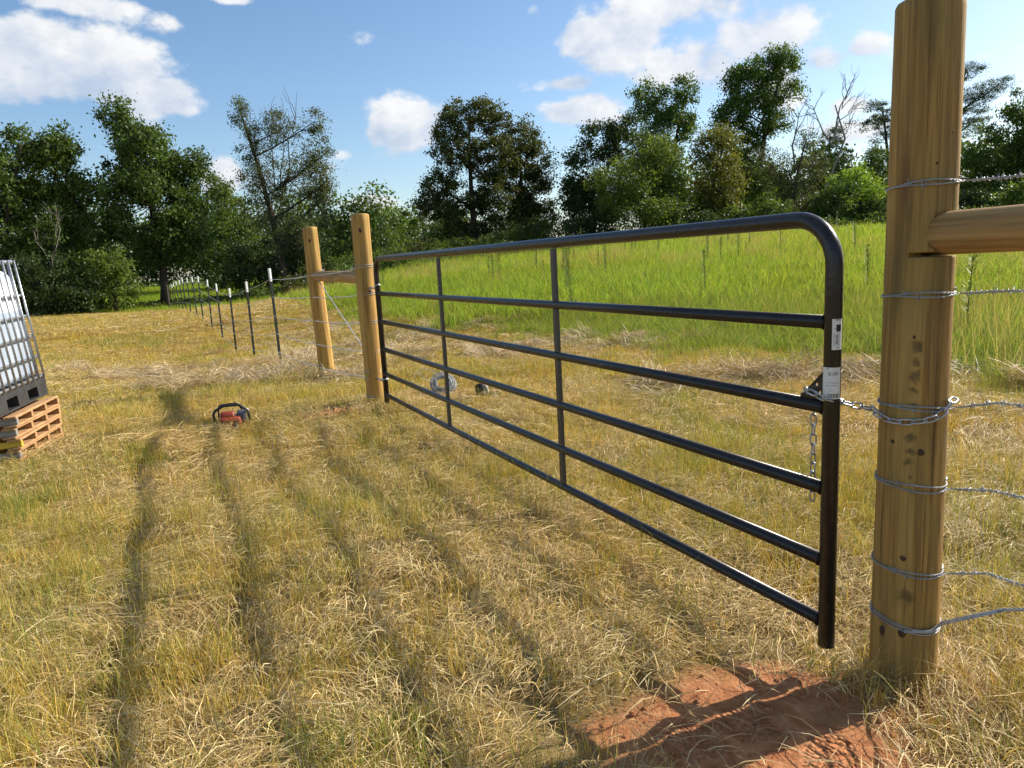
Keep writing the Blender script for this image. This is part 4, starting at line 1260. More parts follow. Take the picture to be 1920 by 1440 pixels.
# five strands from the hinge post along the fence to the corner
zh = [1.32, 1.06, .79, .51, .256]; zb = [1.25, .99, .70, .41, .12]
for i in range(5):
    w = thing('barbed_wire', f'{ORD[i]} barbed wire of the long left fence, hinge post to corner', 'wire', (0, 0, 0), 0, 'barbed wires of the left fence')
    side3 = Vector((-N[0], -N[1], 0)) * .1
    pts = [Vector(on_line(5.25, 0, zh[i])) + Vector((D[0], D[1], 0)) * .09, Vector(on_line(7.6, 0, zb[i])) + side3 * .99]
    for (x, y, z) in fence_pts: pts.append(Vector((x - N[0] * .012, y - N[1] * .012, z + WH[i])))
    pts.append(Vector((cpx, cpy, cpz + WH[i])))
    full = []
    for a_, b_ in zip(pts[:-1], pts[1:]):
        for q in range(6):
            t = q / 6; p = a_.lerp(b_, t); p.z -= .018 * 4 * t * (1 - t); full.append(p)
    full.append(pts[-1])
    mb = MB(); mb.tube(full, .0042, 5); mb.build('strand', M['wire_far'], w)
    mb = MB()
    for c, r in ((Vector((hx.x, hx.y, zh[i])), .0895), (Vector((hx.x, hx.y, zh[i] + .02)), .0895)):
        mb.tube([(c.x + r * math.cos(a), c.y + r * math.sin(a), c.z + .006 * math.sin(a + i)) for a in np.linspace(0, 2 * math.pi, 25)[:-1]], .0025, 5, False, True)
    mb.build('post_wrap', M['wire'], w)
    # barbs on the near stretch
    for q in range(1, 44):
        t = q * .125
        a_, b_ = (pts[0], pts[1]) if t < 2.2 else (pts[1], pts[2])
        tt = t / 2.2 if t < 2.2 else (t - 2.2) / (pts[2] - pts[1]).length
        if tt >= 1: break
        p = a_.lerp(b_, tt); p.z -= .018 * 4 * tt * (1 - tt)
        add_barb(w, p, b_ - a_, q * 1.7 + i)
# diagonal brace wire of the far pair
w = thing('brace_wire', 'twisted diagonal brace wire between the two golden posts', 'wire', (0, 0, 0), 0, 'diagonal brace wires')
pa = Vector(on_line(7.55, -.06, 1.30)); pb_ = Vector(on_line(5.28, .05, .33))
s = np.linspace(0, 1, 400); C = np.array(pa)[None] * (1 - s[:, None]) + np.array(pb_)[None] * s[:, None]
Tn = np.array((pb_ - pa).normalized()); U = np.cross(Tn, (0, 0, 1)); U /= np.linalg.norm(U); Wv = np.cross(Tn, U)
mb = MB()
for ph in (0, 2.1, 4.2): 
    a = s * 2 * math.pi * 45 + ph; mb.tube(C + .0038 * (np.cos(a)[:, None] * U + np.sin(a)[:, None] * Wv), .0026, 5)
mb.build('strand', M['galv'], w)
mb = MB()
for zz in (.33, .345): mb.tube([(hx.x + .0915 * math.cos(a), hx.y + .0915 * math.sin(a), zz) for a in np.linspace(0, 2 * math.pi, 25)[:-1]], .0025, 5, False, True)
for zz in (1.305, 1.32): mb.tube([(bx2.x + .0945 * math.cos(a), bx2.y + .0945 * math.sin(a), zz) for a in np.linspace(0, 2 * math.pi, 25)[:-1]], .0025, 5, False, True)
for zz in (.09, .10): mb.tube([(hx.x + .0925 * math.cos(a), hx.y + .0925 * math.sin(a), zz) for a in np.linspace(0, 2 * math.pi, 25)[:-1]], .0025, 5, False, True)
mb.build('post_wrap', M['wire'], w)

# ------------------------------------------------------------------ pallets and the caged tank
PAL_O = Vector((-3.63, 5.12, 0)); PAL_ROT = math.atan2(.97, -.235) - math.pi / 2   # local y runs back along the right face
def place_local(x, y):
    c, s = math.cos(PAL_ROT), math.sin(PAL_ROT)
    return PAL_O.x + c * x - s * y, PAL_O.y + s * x + c * y
gz_p = gz1(*place_local(-.5, .4))
PW, PD = 1.15, .86
LAYER = .0845
plab = ['bottom pallet of the stack, half sunk in dry grass', 'second pallet from the ground in the stack under the tank', 'middle pallet of the stack with its end board painted yellow',
        'second pallet from the top of the stack under the tank', 'topmost wooden pallet directly under the black tank base']
prs = random.Random(3)
def bev_box(sx, sy, sz, b=.003):
    bm = bmesh.new(); bmesh.ops.create_cube(bm, size=1)
    for v in bm.verts: v.co = (v.co.x * sx, v.co.y * sy, v.co.z * sz)
    bmesh.ops.bevel(bm, geom=list(bm.edges), offset=b, segments=1, affect='EDGES')
    me = bpy.data.meshes.new('board'); bm.to_mesh(me); bm.free(); return me
def board(name, size, mat, parent, loc, rot=0.0):
    me = bev_box(*size); o = obj(name, me, mat, parent, loc); o.rotation_euler = (0, 0, rot); return o
for i in range(5):
    z0 = gz_p - .03 + i * LAYER
    jx, jy = prs.uniform(-.015, .015), prs.uniform(-.012, .012)
    x, y = place_local(jx, jy)
    p = thing('wooden_pallet', plab[i], 'pallet', (x, y, z0), PAL_ROT + prs.uniform(-.02, .02), 'stacked wooden pallets')
    p.rotation_euler = (R(.6), R(-2.2), p.rotation_euler[2])
    for j in range(4):
        yy = .02 + j * (PD - .04) / 3
        m = M['pallet_grey'] if j == 0 else M['pallet_wood']
        if j == 0 and i == 2: m = M['pallet_yellow']
        board('stringer', (PW, .034, .0475), m, p, (-PW / 2, yy, .0175 + .0238))
    for j in range(7):
        xx = -.045 - j * (PW - .09) / 6
        board('deck_board', (.085 + prs.uniform(-.008, .008), PD + .02, .0165), M['pallet_wood'] if j < 2 or prs.random() < .5 else M['pallet_grey'], p, (xx, PD / 2, .0738), prs.uniform(-.01, .01))
    for j in range(3):
        xx = -.05 - j * (PW - .1) / 2
        board('bottom_board', (.09, PD + .015, .0160), M['pallet_wood'], p, (xx, PD / 2, .0088), prs.uniform(-.008, .008))
top_z = gz_p - .03 + 5 * LAYER
x, y = place_local(-.085, -.06)
tank = thing('caged_tank', 'white plastic water tank in grey steel cage on black plastic base', 'tank', (x, y, top_z), PAL_ROT)
tank.rotation_euler = (R(1.2), R(-4.4), PAL_ROT)
TW, TD, TH = 1.15, .98, .97
# black plastic base with feet and openings
k = MB()
k.box((-TW / 2, TD / 2, .125), (TW, TD, .05))
k.build('base_deck', M['ibc_base'], tank)
for fx in (-.09, -TW / 2, -TW + .09):
    for fy in (.10, TD / 2, TD - .10):
        k = MB(); k.box((fx, fy, .052), (.17, .19, .100), None, 1.04); k.build('foot', M['ibc_base'], tank)
for fx in (-.05, -TW + .05):
    k = MB(); k.box((fx, TD / 2, .008), (.09, TD - .01, .016)); k.build('runner', M['ibc_base'], tank)
# tank: rounded box, water to two thirds height
def tank_mat():
    m, nt, b = new_mat('translucent_white_tank')
    L = nt.links.new
    tcn = mnode(nt, 'ShaderNodeTexCoord'); sp = mnode(nt, 'ShaderNodeSeparateXYZ'); L(tcn.outputs['Object'], sp.inputs[0])
    q = mnode(nt, 'ShaderNodeMapRange'); q.inputs['From Min'].default_value = .72; q.inputs['From Max'].default_value = .735; L(sp.outputs[2], q.inputs['Value'])
    nz = mnode(nt, 'ShaderNodeTexNoise', Scale=3.0, Detail=5.0); L(tcn.outputs['Object'], nz.inputs['Vector'])
    r = mnode(nt, 'ShaderNodeValToRGB'); r.color_ramp.elements[0].position = .3; r.color_ramp.elements[1].position = .7
    r.color_ramp.elements[0].color = (.28, .34, .42, 1); r.color_ramp.elements[1].color = (.42, .47, .54, 1); L(nz.outputs['Fac'], r.inputs['Fac'])
    x = mnode(nt, 'ShaderNodeMix', data_type='RGBA'); L(q.outputs[0], x.inputs['Factor']); L(r.outputs['Color'], x.inputs['A']); x.inputs['B'].default_value = (.66, .67, .68, 1)
    L(x.outputs['Result'], b.inputs['Base Color']); b.inputs['Roughness'].default_value = .32
    b.inputs['Subsurface Weight'].default_value = 0.0
    return m
bm = bmesh.new(); bmesh.ops.create_cube(bm, size=1)
for v in bm.verts: v.co = ((v.co.x) * (TW - .07) - TW / 2, v.co.y * (TD - .07) + TD / 2, (v.co.z + .5) * .90 + .16)
bmesh.ops.bevel(bm, geom=list(bm.edges), offset=.07, segments=5, affect='EDGES', profile=.5)
for v in bm.verts:                                            # moulded bulge between the cage bars
    v.co.x += .008 * math.sin(v.co.z * 34)
tm = bpy.data.meshes.new('tank_body'); bm.to_mesh(tm); bm.free()
tm.polygons.foreach_set('use_smooth', np.ones(len(tm.polygons), dtype=bool))
obj('tank_body', tm, tank_mat(), tank)
k = MB(); k.tube([(-TW / 2, TD / 2, 1.05), (-TW / 2, TD / 2, 1.10)], .11, 20); k.build('filler_cap', M['black_plastic'], tank)
zb0, zt = .155, .155 + TH
def rect(z, o=0.0): return [(o, -o, z), (o, TD + o, z), (-TW - o, TD + o, z), (-TW - o, -o, z)]
for j, z in enumerate((zb0 + .012, .33, .50, .67, .84, zt - .01)):
    rr = arc_fillet([(-TW / 2, 0, z)] + [(0, 0, z), (0, TD, z), (-TW, TD, z), (-TW, 0, z)] + [(-TW / 2, 0, z)], .06, 4)
    k = MB(); k.tube(rr[:-1], .0125 if j < 5 else .014, 6, False, True); k.build('cage_hoop', M['galv'], tank)
for q in range(9):
    yy = .05 + q * (TD - .10) / 8
    k = MB(); k.tube([(.016, yy, zb0), (.016, yy, zt)], .0085, 6); k.build('cage_bar', M['galv'], tank)
for q in range(9):
    xx = -.06 - q * (TW - .12) / 8
    k = MB(); k.tube([(xx, -.016, zb0), (xx, -.016, zt)], .0085, 6); k.build('cage_bar', M['galv'], tank)
    k = MB(); k.tube([(xx, TD + .016, zb0), (xx, TD + .016, zt)], .0085, 6); k.build('cage_bar', M['galv'], tank)
for q in range(9):
    yy = .05 + q * (TD - .10) / 8
    k = MB(); k.tube([(-TW - .016, yy, zb0), (-TW - .016, yy, zt)], .0085, 6); k.build('cage_bar', M['galv'], tank)
for yy in (TD * .33, TD * .67):
    k = MB(); k.tube([(0, yy, zt + .006), (-TW, yy, zt + .006)], .012, 6); k.build('top_bar', M['galv'], tank)

# ------------------------------------------------------------------ chainsaw
sx_, sy_ = -2.42, 6.02
saw = thing('chainsaw', 'orange chainsaw with black wrap handle lying in the dry grass', 'chainsaw', (sx_, sy_, gz1(sx_, sy_) + .012), R(20))
def soft_box(name, size, loc, mat, bev=.02, rot=(0, 0, 0), seg=3, taper=None):
    bm = bmesh.new(); bmesh.ops.create_cube(bm, size=1)
    for v in bm.verts:
        t = taper if (taper and v.co.z > 0) else 1
        v.co = (v.co.x * size[0] * t, v.co.y * size[1] * t, v.co.z * size[2])
    bmesh.ops.bevel(bm, geom=list(bm.edges), offset=bev, segments=seg, affect='EDGES', profile=.55)
    me = bpy.data.meshes.new(name); bm.to_mesh(me); bm.free()
    me.polygons.foreach_set('use_smooth', np.ones(len(me.polygons), dtype=bool))
    o = obj(name, me, mat, saw, loc); o.rotation_euler = rot; return o
soft_box('engine_body', (.185, .22, .115), (-.015, .0, .062), M['orange'], .024, (0, 0, 0), 3, .9)
soft_box('top_cover', (.13, .15, .055), (-.035, .01, .132), M['orange'], .02, (R(-6), 0, 0), 3, .82)
soft_box('cylinder_cover', (.085, .15, .095), (.075, .02, .105), M['grey_plastic'], .018, (0, R(6), 0), 3, .85)
soft_box('fuel_tank', (.13, .10, .06), (-.02, -.115, .035), M['orange'], .018)
for q in range(6):
    k = MB(); k.box((-.055 + q * .019, -.118, .085), (.007, .02, .035)); k.build('cooling_fin', M['orange'], saw)
k = MB(); hp = arc_fillet([(-.135, .01, .03), (-.150, .01, .165), (-.06, .0, .212), (.065, -.005, .210), (.135, -.01, .150), (.140, -.01, .04)], .05, 6); k.tube(hp, .0115, 10); k.build('wrap_handle', M['black_plastic'], saw)
k = MB(); k.tube(arc_fillet([(.03, -.10, .05), (.03, -.19, .085), (.03, -.29, .055), (.03, -.29, .012), (.03, -.14, .012)], .03, 5), .015, 8); k.build('rear_handle', M['black_plastic'], saw)
k = MB(); k.tube(arc_fillet([(-.11, .10, .10), (-.105, .125, .20), (.05, .125, .205), (.11, .11, .10)], .03, 5), .008, 6); k.build('hand_guard', M['black_plastic'], saw)
k = MB(); k.box((.11, .34, .045), (.006, .50, .055)); k.tube([(.11, .585, .045), (.1105, .60, .045)], .026, 12); k.build('guide_bar', M['galv'], saw)
k = MB(); k.tube([(.11, .10, .0745), (.11, .58, .0745), (.11, .612, .045), (.11, .58, .0155), (.11, .10, .0155)], .0055, 6); k.build('saw_chain', M['grey_plastic'], saw)
k = MB(); k.tube([(.10, -.03, .12), (.118, -.035, .15), (.10, -.04, .152)], .006, 6); k.build('choke_lever', M['black_plastic'], saw)
k = MB(); k.tube([(-.12, -.03, .06), (-.126, -.03, .06)], .022, 14); k.build('fuel_cap', M['black_plastic'], saw)

# ------------------------------------------------------------------ coil of wire and a bundle on the ground behind the gate
cx, cy = -.70, 7.12
coil = thing('wire_coil', 'silvery coil of fence wire with loose ends sticking up behind the gate', 'wire coil', (cx, cy, gz1(cx, cy)))
mb = MB(); th = np.linspace(0, 2 * math.pi * 30, 30 * 26)
cr = np.random.default_rng(5); turn = np.interp(th, np.arange(0, 31) * 2 * math.pi, cr.normal(0, 1, 31)); turn2 = np.interp(th, np.arange(0, 31) * 2 * math.pi, cr.uniform(-1, 1, 31))
rad = np.clip(.095 + .028 * turn, .05, .14); 
ring = np.stack([rad * np.cos(th), turn2 * .06, rad * np.sin(th)], -1)
tiltm = np.array(Matrix.Rotation(R(-38), 3, 'X') @ Matrix.Rotation(R(15), 3, 'Z'))
ring = ring @ tiltm.T + np.array([0, 0, .125])
mb.tube(ring, .0034, 4); mb.build('windings', M['wire'], coil)
for pts in ([(-.02, 0, .18), (-.10, .02, .27), (-.20, .0, .30), (-.28, -.05, .22), (-.25, -.03, .15)], [(.03, 0, .19), (-.06, .0, .34), (-.12, .0, .37)], [(.02, 0, .18), (.06, 0, .28), (.10, .0, .31)], [(-.08, 0, .12), (-.18, -.05, .2), (-.24, -.03, .26), (-.18, 0, .31)],
            [(.08, 0, .12), (.18, 0, .2), (.22, 0, .26)], [(-.08, -.03, .06), (-.2, -.1, .03), (-.24, -.14, .1)]):
    P = np.array(pts, float); t = np.linspace(0, len(P) - 1, 24); Q = np.stack([np.interp(t, np.arange(len(P)), P[:, j]) for j in range(3)], -1)
    for _ in range(3): Q[1:-1] = (Q[:-2] + 2 * Q[1:-1] + Q[2:]) / 4
    m2 = MB(); m2.tube(Q, .0024, 5); m2.build('loose_end', M['wire'], coil)

bx, by = -.30, 6.80
bun = thing('tool_bundle', 'small heap of a black ribbed roll, tan leather gloves and grey cloth behind the gate', 'tool bundle', (bx, by, gz1(bx, by) + .02), R(20))
k = MB(); zz = np.linspace(-.07, .07, 29); k.tube([(.0, q * .5, .075 + q * .75) for q in zz], [.050 + .006 * math.cos(q * 400) for q in zz], 16); k.build('ribbed_roll', M['black_plastic'], bun)
k = MB(); k.tube([(.055, -.03, .02), (.058, -.02, .10), (.03, -.03, .14)], [.006, .008, .005], 6); k.build('pale_strap', M['white_paint'], bun)
def lump(name, loc, size, mat, seed, fingers=()):
    bm = bmesh.new(); bmesh.ops.create_icosphere(bm, subdivisions=3, radius=1)
    rs = np.random.default_rng(seed); ph = rs.uniform(0, 6, 6)
    for v in bm.verts:
        c = v.co.copy(); s = 1 + .16 * math.sin(4 * c.x + ph[0]) + .14 * math.sin(5 * c.y + ph[1]) + .12 * math.sin(6 * c.z + ph[2])
        v.co = (c.x * size[0] * s, c.y * size[1] * s, c.z * size[2] * s)
    me = bpy.data.meshes.new(name); bm.to_mesh(me); bm.free()
    me.polygons.foreach_set('use_smooth', np.ones(len(me.polygons), dtype=bool))
    o = obj(name, me, mat, bun, loc)
    for p in fingers:
        q = MB(); q.tube(p, [.013, .015, .014, .008], 8); q.build('glove_finger', mat, o)
    return o
lump('glove', (-.11, -.03, .035), (.075, .05, .025), M['leather'], 1, [[(-.04, .02 * j - .03, .005), (-.08, .024 * j - .035, .012), (-.11, .027 * j - .04, .004), (-.13, .028 * j - .045, -.012)] for j in range(4)])
lump('glove', (.11, -.01, .045), (.05, .045, .03), M['leather'], 2, [[(.02, .02 * j - .03, .005), (.05, .024 * j - .035, .014), (.07, .027 * j - .04, .0), (.08, .028 * j - .045, -.02)] for j in range(4)])
lump('grey_cloth', (.085, -.11, .022), (.045, .075, .028), M['cloth_grey'], 3)

# ------------------------------------------------------------------ grass
def blades(n, spread, h, w, lean, palette, seed, segs=3, flat=0.0, jitter=.25, zlift=.0, droop=.55):
    rs = np.random.default_rng(seed)
    rr = spread * np.sqrt(rs.random(n)); th = rs.uniform(0, 2 * math.pi, n)
    root = np.stack([rr * np.cos(th), rr * np.sin(th), np.full(n, -.01)], -1)
    hh = rs.uniform(h[0], h[1], n); ww = rs.uniform(w[0], w[1], n)
    ph = rs.uniform(0, 2 * math.pi, n); dirv = np.stack([np.cos(ph), np.sin(ph), np.zeros(n)], -1)
    le = rs.uniform(lean[0], lean[1], n)
    fp = rs.uniform(0, 2 * math.pi, n); side = np.stack([np.cos(fp), np.sin(fp), np.zeros(n)], -1)
    if flat: 
        root[:, 2] = rs.uniform(.002, zlift, n)
        side = np.stack([-np.sin(ph), np.cos(ph), rs.normal(0, .35, n)], -1)
        ph = np.where(rs.random(n) < .72, rs.normal(0, .55, n), ph); dirv = np.stack([np.cos(ph), np.sin(ph), np.zeros(n)], -1)     # combed by the mower
        side = np.stack([-np.sin(ph), np.cos(ph), rs.normal(0, .35, n)], -1)
        pitch = rs.normal(0, flat, n); curl = rs.normal(0, .16, n)
    lv = []
    for i in range(segs + 1):
        t = i / segs
        if flat:
            a = t - .5
            p = root + dirv * (hh * a)[:, None] + np.stack([-np.sin(ph), np.cos(ph), np.zeros(n)], -1) * (hh * curl * a * a)[:, None]
            p[:, 2] += hh * pitch * a + .012 * (1 - 4 * a * a)
        else:
            p = root + dirv * (hh * le * t ** 1.8)[:, None]
            p[:, 2] += hh * (t - droop * np.minimum(le, 1.0) * t ** 2.4)
        lv.append(p)
    V = []; k = segs * 2 + 1
    for i in range(segs):
        t = i / segs
        wd = ww * ((1 - t ** 1.6) if not flat else (1 - abs(2 * t - 1) ** 3 * .6)) * .5
        V += [lv[i] - side * wd[:, None], lv[i] + side * wd[:, None]]
    V.append(lv[segs])
    V = np.stack(V, 1)
    base = (np.arange(n) * k)[:, None]
    tris = []
    for i in range(segs - 1):
        a = 2 * i
        tris += [base + np.array([[a, a + 1, a + 3]]), base + np.array([[a, a + 3, a + 2]])]
    tris.append(base + np.array([[2 * segs - 2, 2 * segs - 1, 2 * segs]]))
    F = np.concatenate(tris)
    pal = np.array(palette); c = pal[rs.integers(0, len(pal), n)] * rs.uniform(1 - jitter, 1 + jitter, (n, 1))
    return V.reshape(-1, 3), F, np.repeat(c, k, 0)


def tuft(name, parts, mat):
    V, F, C, o = [], [], [], 0
    for v, f, c in parts:
        V.append(v); F.append(f + o); C.append(c); o += len(v)
    me = build_mesh(name, np.concatenate(V), np.concatenate(F), False, np.concatenate(C))
    me.materials.append(mat)
    return bpy.data.objects.new(name, me)


def instancer(name, label, pts, rot, scl, protos, cat):
    coll = bpy.data.collections.new(name + '_source')
    for p in protos: coll.objects.link(p)
    n = len(pts)
    me = bpy.data.meshes.new(name)
    me.vertices.add(n); me.vertices.foreach_set('co', np.asarray(pts, np.float32).ravel())
    a = me.attributes.new('rot', 'FLOAT_VECTOR', 'POINT'); a.data.foreach_set('vector', np.asarray(rot, np.float32).ravel())
    a = me.attributes.new('scl', 'FLOAT_VECTOR', 'POINT'); a.data.foreach_set('vector', np.asarray(scl, np.float32).ravel())
    a = me.attributes.new('pick', 'INT', 'POINT'); a.data.foreach_set('value', rng.integers(0, len(protos), n).astype(np.int32))
    ng = bpy.data.node_groups.new(name + '_scatter', 'GeometryNodeTree')
    ng.interface.new_socket('Geometry', in_out='INPUT', socket_type='NodeSocketGeometry')
    ng.interface.new_socket('Geometry', in_out='OUTPUT', socket_type='NodeSocketGeometry')
    gi, go = ng.nodes.new('NodeGroupInput'), ng.nodes.new('NodeGroupOutput')
    ci = ng.nodes.new('GeometryNodeCollectionInfo'); ci.inputs['Collection'].default_value = coll
    ci.inputs['Separate Children'].default_value = True; ci.inputs['Reset Children'].default_value = True
    ip = ng.nodes.new('GeometryNodeInstanceOnPoints'); ip.inputs['Pick Instance'].default_value = True
    def attr(nm, typ):
        q = ng.nodes.new('GeometryNodeInputNamedAttribute'); q.data_type = typ; q.inputs['Name'].default_value = nm; return q.outputs['Attribute']
    Lk = ng.links.new
    Lk(gi.outputs[0], ip.inputs['Points']); Lk(ci.outputs[0], ip.inputs['Instance'])
    Lk(attr('pick', 'INT'), ip.inputs['Instance Index'])
    Lk(attr('rot', 'FLOAT_VECTOR'), ip.inputs['Rotation']); Lk(attr('scl', 'FLOAT_VECTOR'), ip.inputs['Scale'])
    Lk(ip.outputs[0], go.inputs[0])
    o = obj(name, me)
    md = o.modifiers.new('scatter', 'NODES'); md.node_group = ng
    return tag(o, label, cat, None, 'stuff')


def scatter(density, r0, r1, spread=.95, keep=None, back=0.0):
    """random points in the wedge before the camera between two distances"""
    area = math.atan(spread) * (r1 * r1 - r0 * r0)
    n = int(area * density)
    i = np.arange(n); u = (rng.random() + i * .7548776662466927) % 1; v = (rng.random() + i * .5698402909980532) % 1     # even cover without holes
    u = np.clip(u + rng.normal(0, .3 / math.sqrt(max(n, 1)), n), 0, 1); v = np.clip(v + rng.normal(0, .3 / math.sqrt(max(n, 1)), n), 0, 1)
    r = np.sqrt(r0 * r0 + u * (r1 * r1 - r0 * r0)); th = (v * 2 - 1) * math.atan(spread)
    x, y = r * np.sin(th), r * np.cos(th)
    if keep is not None:
        k = rng.random(n) < keep(x, y); x, y = x[k], y[k]
    return x, y


def place(xs, ys, smin, smax, tilt=.12, sink=.0, zs=None, combed=False):
    n = len(xs); z = height(xs, ys) - sink
    rz = rng.uniform(0, 6.283, n) if not combed else fbm(xs * .55 + 5, ys * .55 + 2, 2) * 9.0 + rng.normal(0, .35, n)
    rot = np.stack([rng.normal(0, tilt, n), rng.normal(0, tilt, n), rz], -1)
    s = rng.uniform(smin, smax, n)
    sc = np.stack([s, s, s * (rng.uniform(.8, 1.2, n) if zs is None else zs)], -1)
    return np.stack([xs, ys, z], -1), rot, sc


def cat3(*L): return [np.concatenate(q) for q in zip(*L)]


STRAW = [(.66, .53, .26), (.57, .43, .18), (.72, .60, .34), (.46, .32, .12), (.53, .40, .16), (.36, .24, .09)]
HAY = [(.52, .42, .26), (.44, .34, .20), (.60, .48, .29), (.36, .26, .14)]
GOLD = [(.62, .45, .10), (.56, .43, .09), (.66, .50, .14), (.48, .39, .08), (.54, .33, .07), (.40, .35, .07), (.60, .40, .09)]
OLIVE = [(.36, .35, .08), (.42, .38, .10), (.28, .31, .065), (.50, .41, .12), (.22, .27, .05)]
GREEN = [(.13, .20, .035), (.18, .24, .045), (.26, .29, .06)]
MEAD = [(.17, .26, .032), (.22, .31, .04), (.13, .21, .028), (.27, .31, .055), (.11, .18, .025), (.34, .30, .12)]
LIME = [(.21, .34, .03), (.26, .39, .036), (.17, .29, .03), (.30, .37, .05), (.34, .34, .09)]

dry_here = lambda x, y: (1 - meadow_mask(x, y)) * np.clip(1 - 1.1 * soil_mask(x, y), 0, 1)
straw_here = lambda x, y: (1 - meadow_mask(x, y)) * (1 - .95 * soil_mask(x, y))
patch = lambda x, y, s, o: fbm(x * s + o, y * s + o * 1.7, 3)

# lying cut straw
protos = [tuft('straw_mat', [blades(430, .24, (.035, .15), (.0015, .0028), (0, 0), STRAW, 100 + i, 2, .20, .42, .035)], M['straw']) for i in range(6)]
for i in range(3): protos.append(tuft('straw_mat_long', [blades(330, .24, (.035, .13), (.0015, .0028), (0, 0), STRAW, 120 + i, 2, .22, .42, .035), blades(16, .22, (.16, .28), (.0012, .002), (0, 0), STRAW[:3], 130 + i, 4, .16, .2, .05)], M['straw']))
protos_b = [tuft('straw_mat_wide', [blades(260, .40, (.07, .22), (.0045, .0075), (0, 0), STRAW, 140 + i, 2, .16, .25, .05)], M['straw']) for i in range(4)]
protos_h = [tuft('hay_heap', [blades(240, .30, (.10, .30), (.004, .007), (0, 0), HAY, 150 + i, 3, .35, .25, .11)], M['straw']) for i in range(4)]
L1 = place(*scatter(20, .7, 5.0, 1.7, straw_here), .85, 1.25, .05, 0, None, True)
L2 = place(*scatter(9, 5.0, 10.0, 1.1, straw_here), 1.2, 1.6, .05, 0, None, True)
instancer('cut_straw', 'pale cut straw lying flat over the mown field', *cat3(L1, L2), protos, 'straw')
L3 = place(*scatter(5, 10, 28, 1.0, straw_here), 1.0, 1.5, .05)
L5 = place(*scatter(1.2, 28, 50, .95, straw_here), 2.0, 3.0, .05)
instancer('straw_litter', 'cut straw covering the field farther off', *cat3(L3, L5), protos_b, 'straw')
hx_, hy_ = [], []
for (cx_, cy_, ra_, rb_, nn) in ((-4.2, 9.2, .5, .25, 16), (-5.6, 11.5, .7, .3, 20), (-3.4, 10.0, .6, .25, 18), (-6.3, 12.6, .8, .3, 18), (-2.25, 8.6, .3, .12, 10), (-2.2, 14.2, 1.6, .7, 50), (-4.6, 19.5, 1.4, 1.6, 44), (3.0, 6.9, .9, .3, 30), (.6, 10.2, 1.6, .4, 40), (4.6, 5.8, .7, .3, 20), (-3.2, 12.2, 1.2, .8, 26), (-7.6, 8.6, .6, .3, 14), (-9.0, 14.0, 1.2, .5, 22), (-6.4, 23.5, 1.4, 2.0, 34)):
    hx_.append(rng.normal(cx_, ra_, nn)); hy_.append(rng.normal(cy_, rb_, nn))
H1 = place(np.concatenate(hx_), np.concatenate(hy_), .7, 1.25, .22)
instancer('hay_windrows', 'greyish heaps of raked hay lying on the mown field', *H1, protos_h, 'hay')

# short standing stubble, gold with olive
pd = [tuft('dry_tuft', [blades(30, .05, (.025, .105), (.0015, .0028), (.05, .5), GOLD, 200 + i, 3, 0.0, .42), blades(5, .05, (.06, .18), (.0015, .0026), (.1, .7), OLIVE + GOLD[:2], 230 + i, 3, 0.0, .35)], M['dry']) for i in range(8)]
po = [tuft('olive_tuft', [blades(20, .05, (.05, .17), (.0017, .0031), (.08, .6), OLIVE + GOLD[:3], 260 + i, 3, 0.0, .35), blades(3, .05, (.08, .22), (.0018, .0028), (.2, .8), GREEN, 280 + i)], M['dry']) for i in range(6)]
pw = [tuft('dry_clump', [blades(70, .20, (.04, .11), (.004, .0072), (.05, .6), GOLD, 300 + i, 3, 0.0, .38), blades(14, .20, (.06, .16), (.004, .007), (.1, .7), OLIVE, 320 + i)], M['dry']) for i in range(6)]
tall = lambda x, y: dry_here(x, y) * (.22 + .78 * sstep(.36, .58, patch(x, y, 1.6, 3)))
S1 = place(*scatter(330, .7, 4.2, 1.7, tall), .7, 1.25, .15)
S2 = place(*scatter(120, 4.2, 8.5, 1.05, lambda x, y: np.minimum(1, tall(x, y) * 1.3)), .8, 1.4, .15)
instancer('dry_stubble', 'golden dry stubble standing through the cut straw', *cat3(S1, S2), pd, 'dry grass')
ol = lambda x, y: dry_here(x, y) * (.10 + .9 * sstep(.50, .66, patch(x, y, 1.1, 50)))
O1 = place(*scatter(120, .7, 4.5, 1.7, ol), .7, 1.3, .15)
O2 = place(*scatter(45, 4.5, 12, 1.0, ol), .8, 1.4, .15)
instancer('olive_stubble', 'greener olive stubble growing in patches in the dry field', *cat3(O1, O2), po, 'dry grass')
C1 = place(*scatter(40, 7.5, 16.0, 1.0, dry_here), .8, 1.4, .12)
C2 = place(*scatter(14, 16.0, 28.0, .95, dry_here), 1.3, 2.0, .12)
C3 = place(*scatter(6, 28.0, 50.0, .95, dry_here), 2.0, 3.0, .12)
instancer('far_dry_grass', 'golden dry grass covering the mown field toward the wood', *cat3(C1, C2, C3), pw, 'dry grass')
# thin upright stems left standing by the mower
pu = [tuft('standing_stem', [blades(11, .13, (.09, .21), (.0013, .0024), (.05, .45), OLIVE + GOLD[:4], 420 + i, 3, 0.0, .4), blades(3, .12, (.12, .26), (.0014, .0024), (.05, .5), GREEN + OLIVE[2:], 440 + i, 3, 0.0, .3)], M['dry']) for i in range(8)]
up_ = lambda x, y: dry_here(x, y) * (.18 + .82 * sstep(.40, .60, patch(x, y, 1.9, 33)))
U1 = place(*scatter(150, .7, 4.6, 1.7, up_), .75, 1.2, .1)
U2 = place(*scatter(55, 4.6, 9.0, 1.05, up_), .8, 1.25, .1)
instancer('standing_stems', 'thin upright olive stems standing above the mown straw', *cat3(U1, U2), pu, 'dry grass')
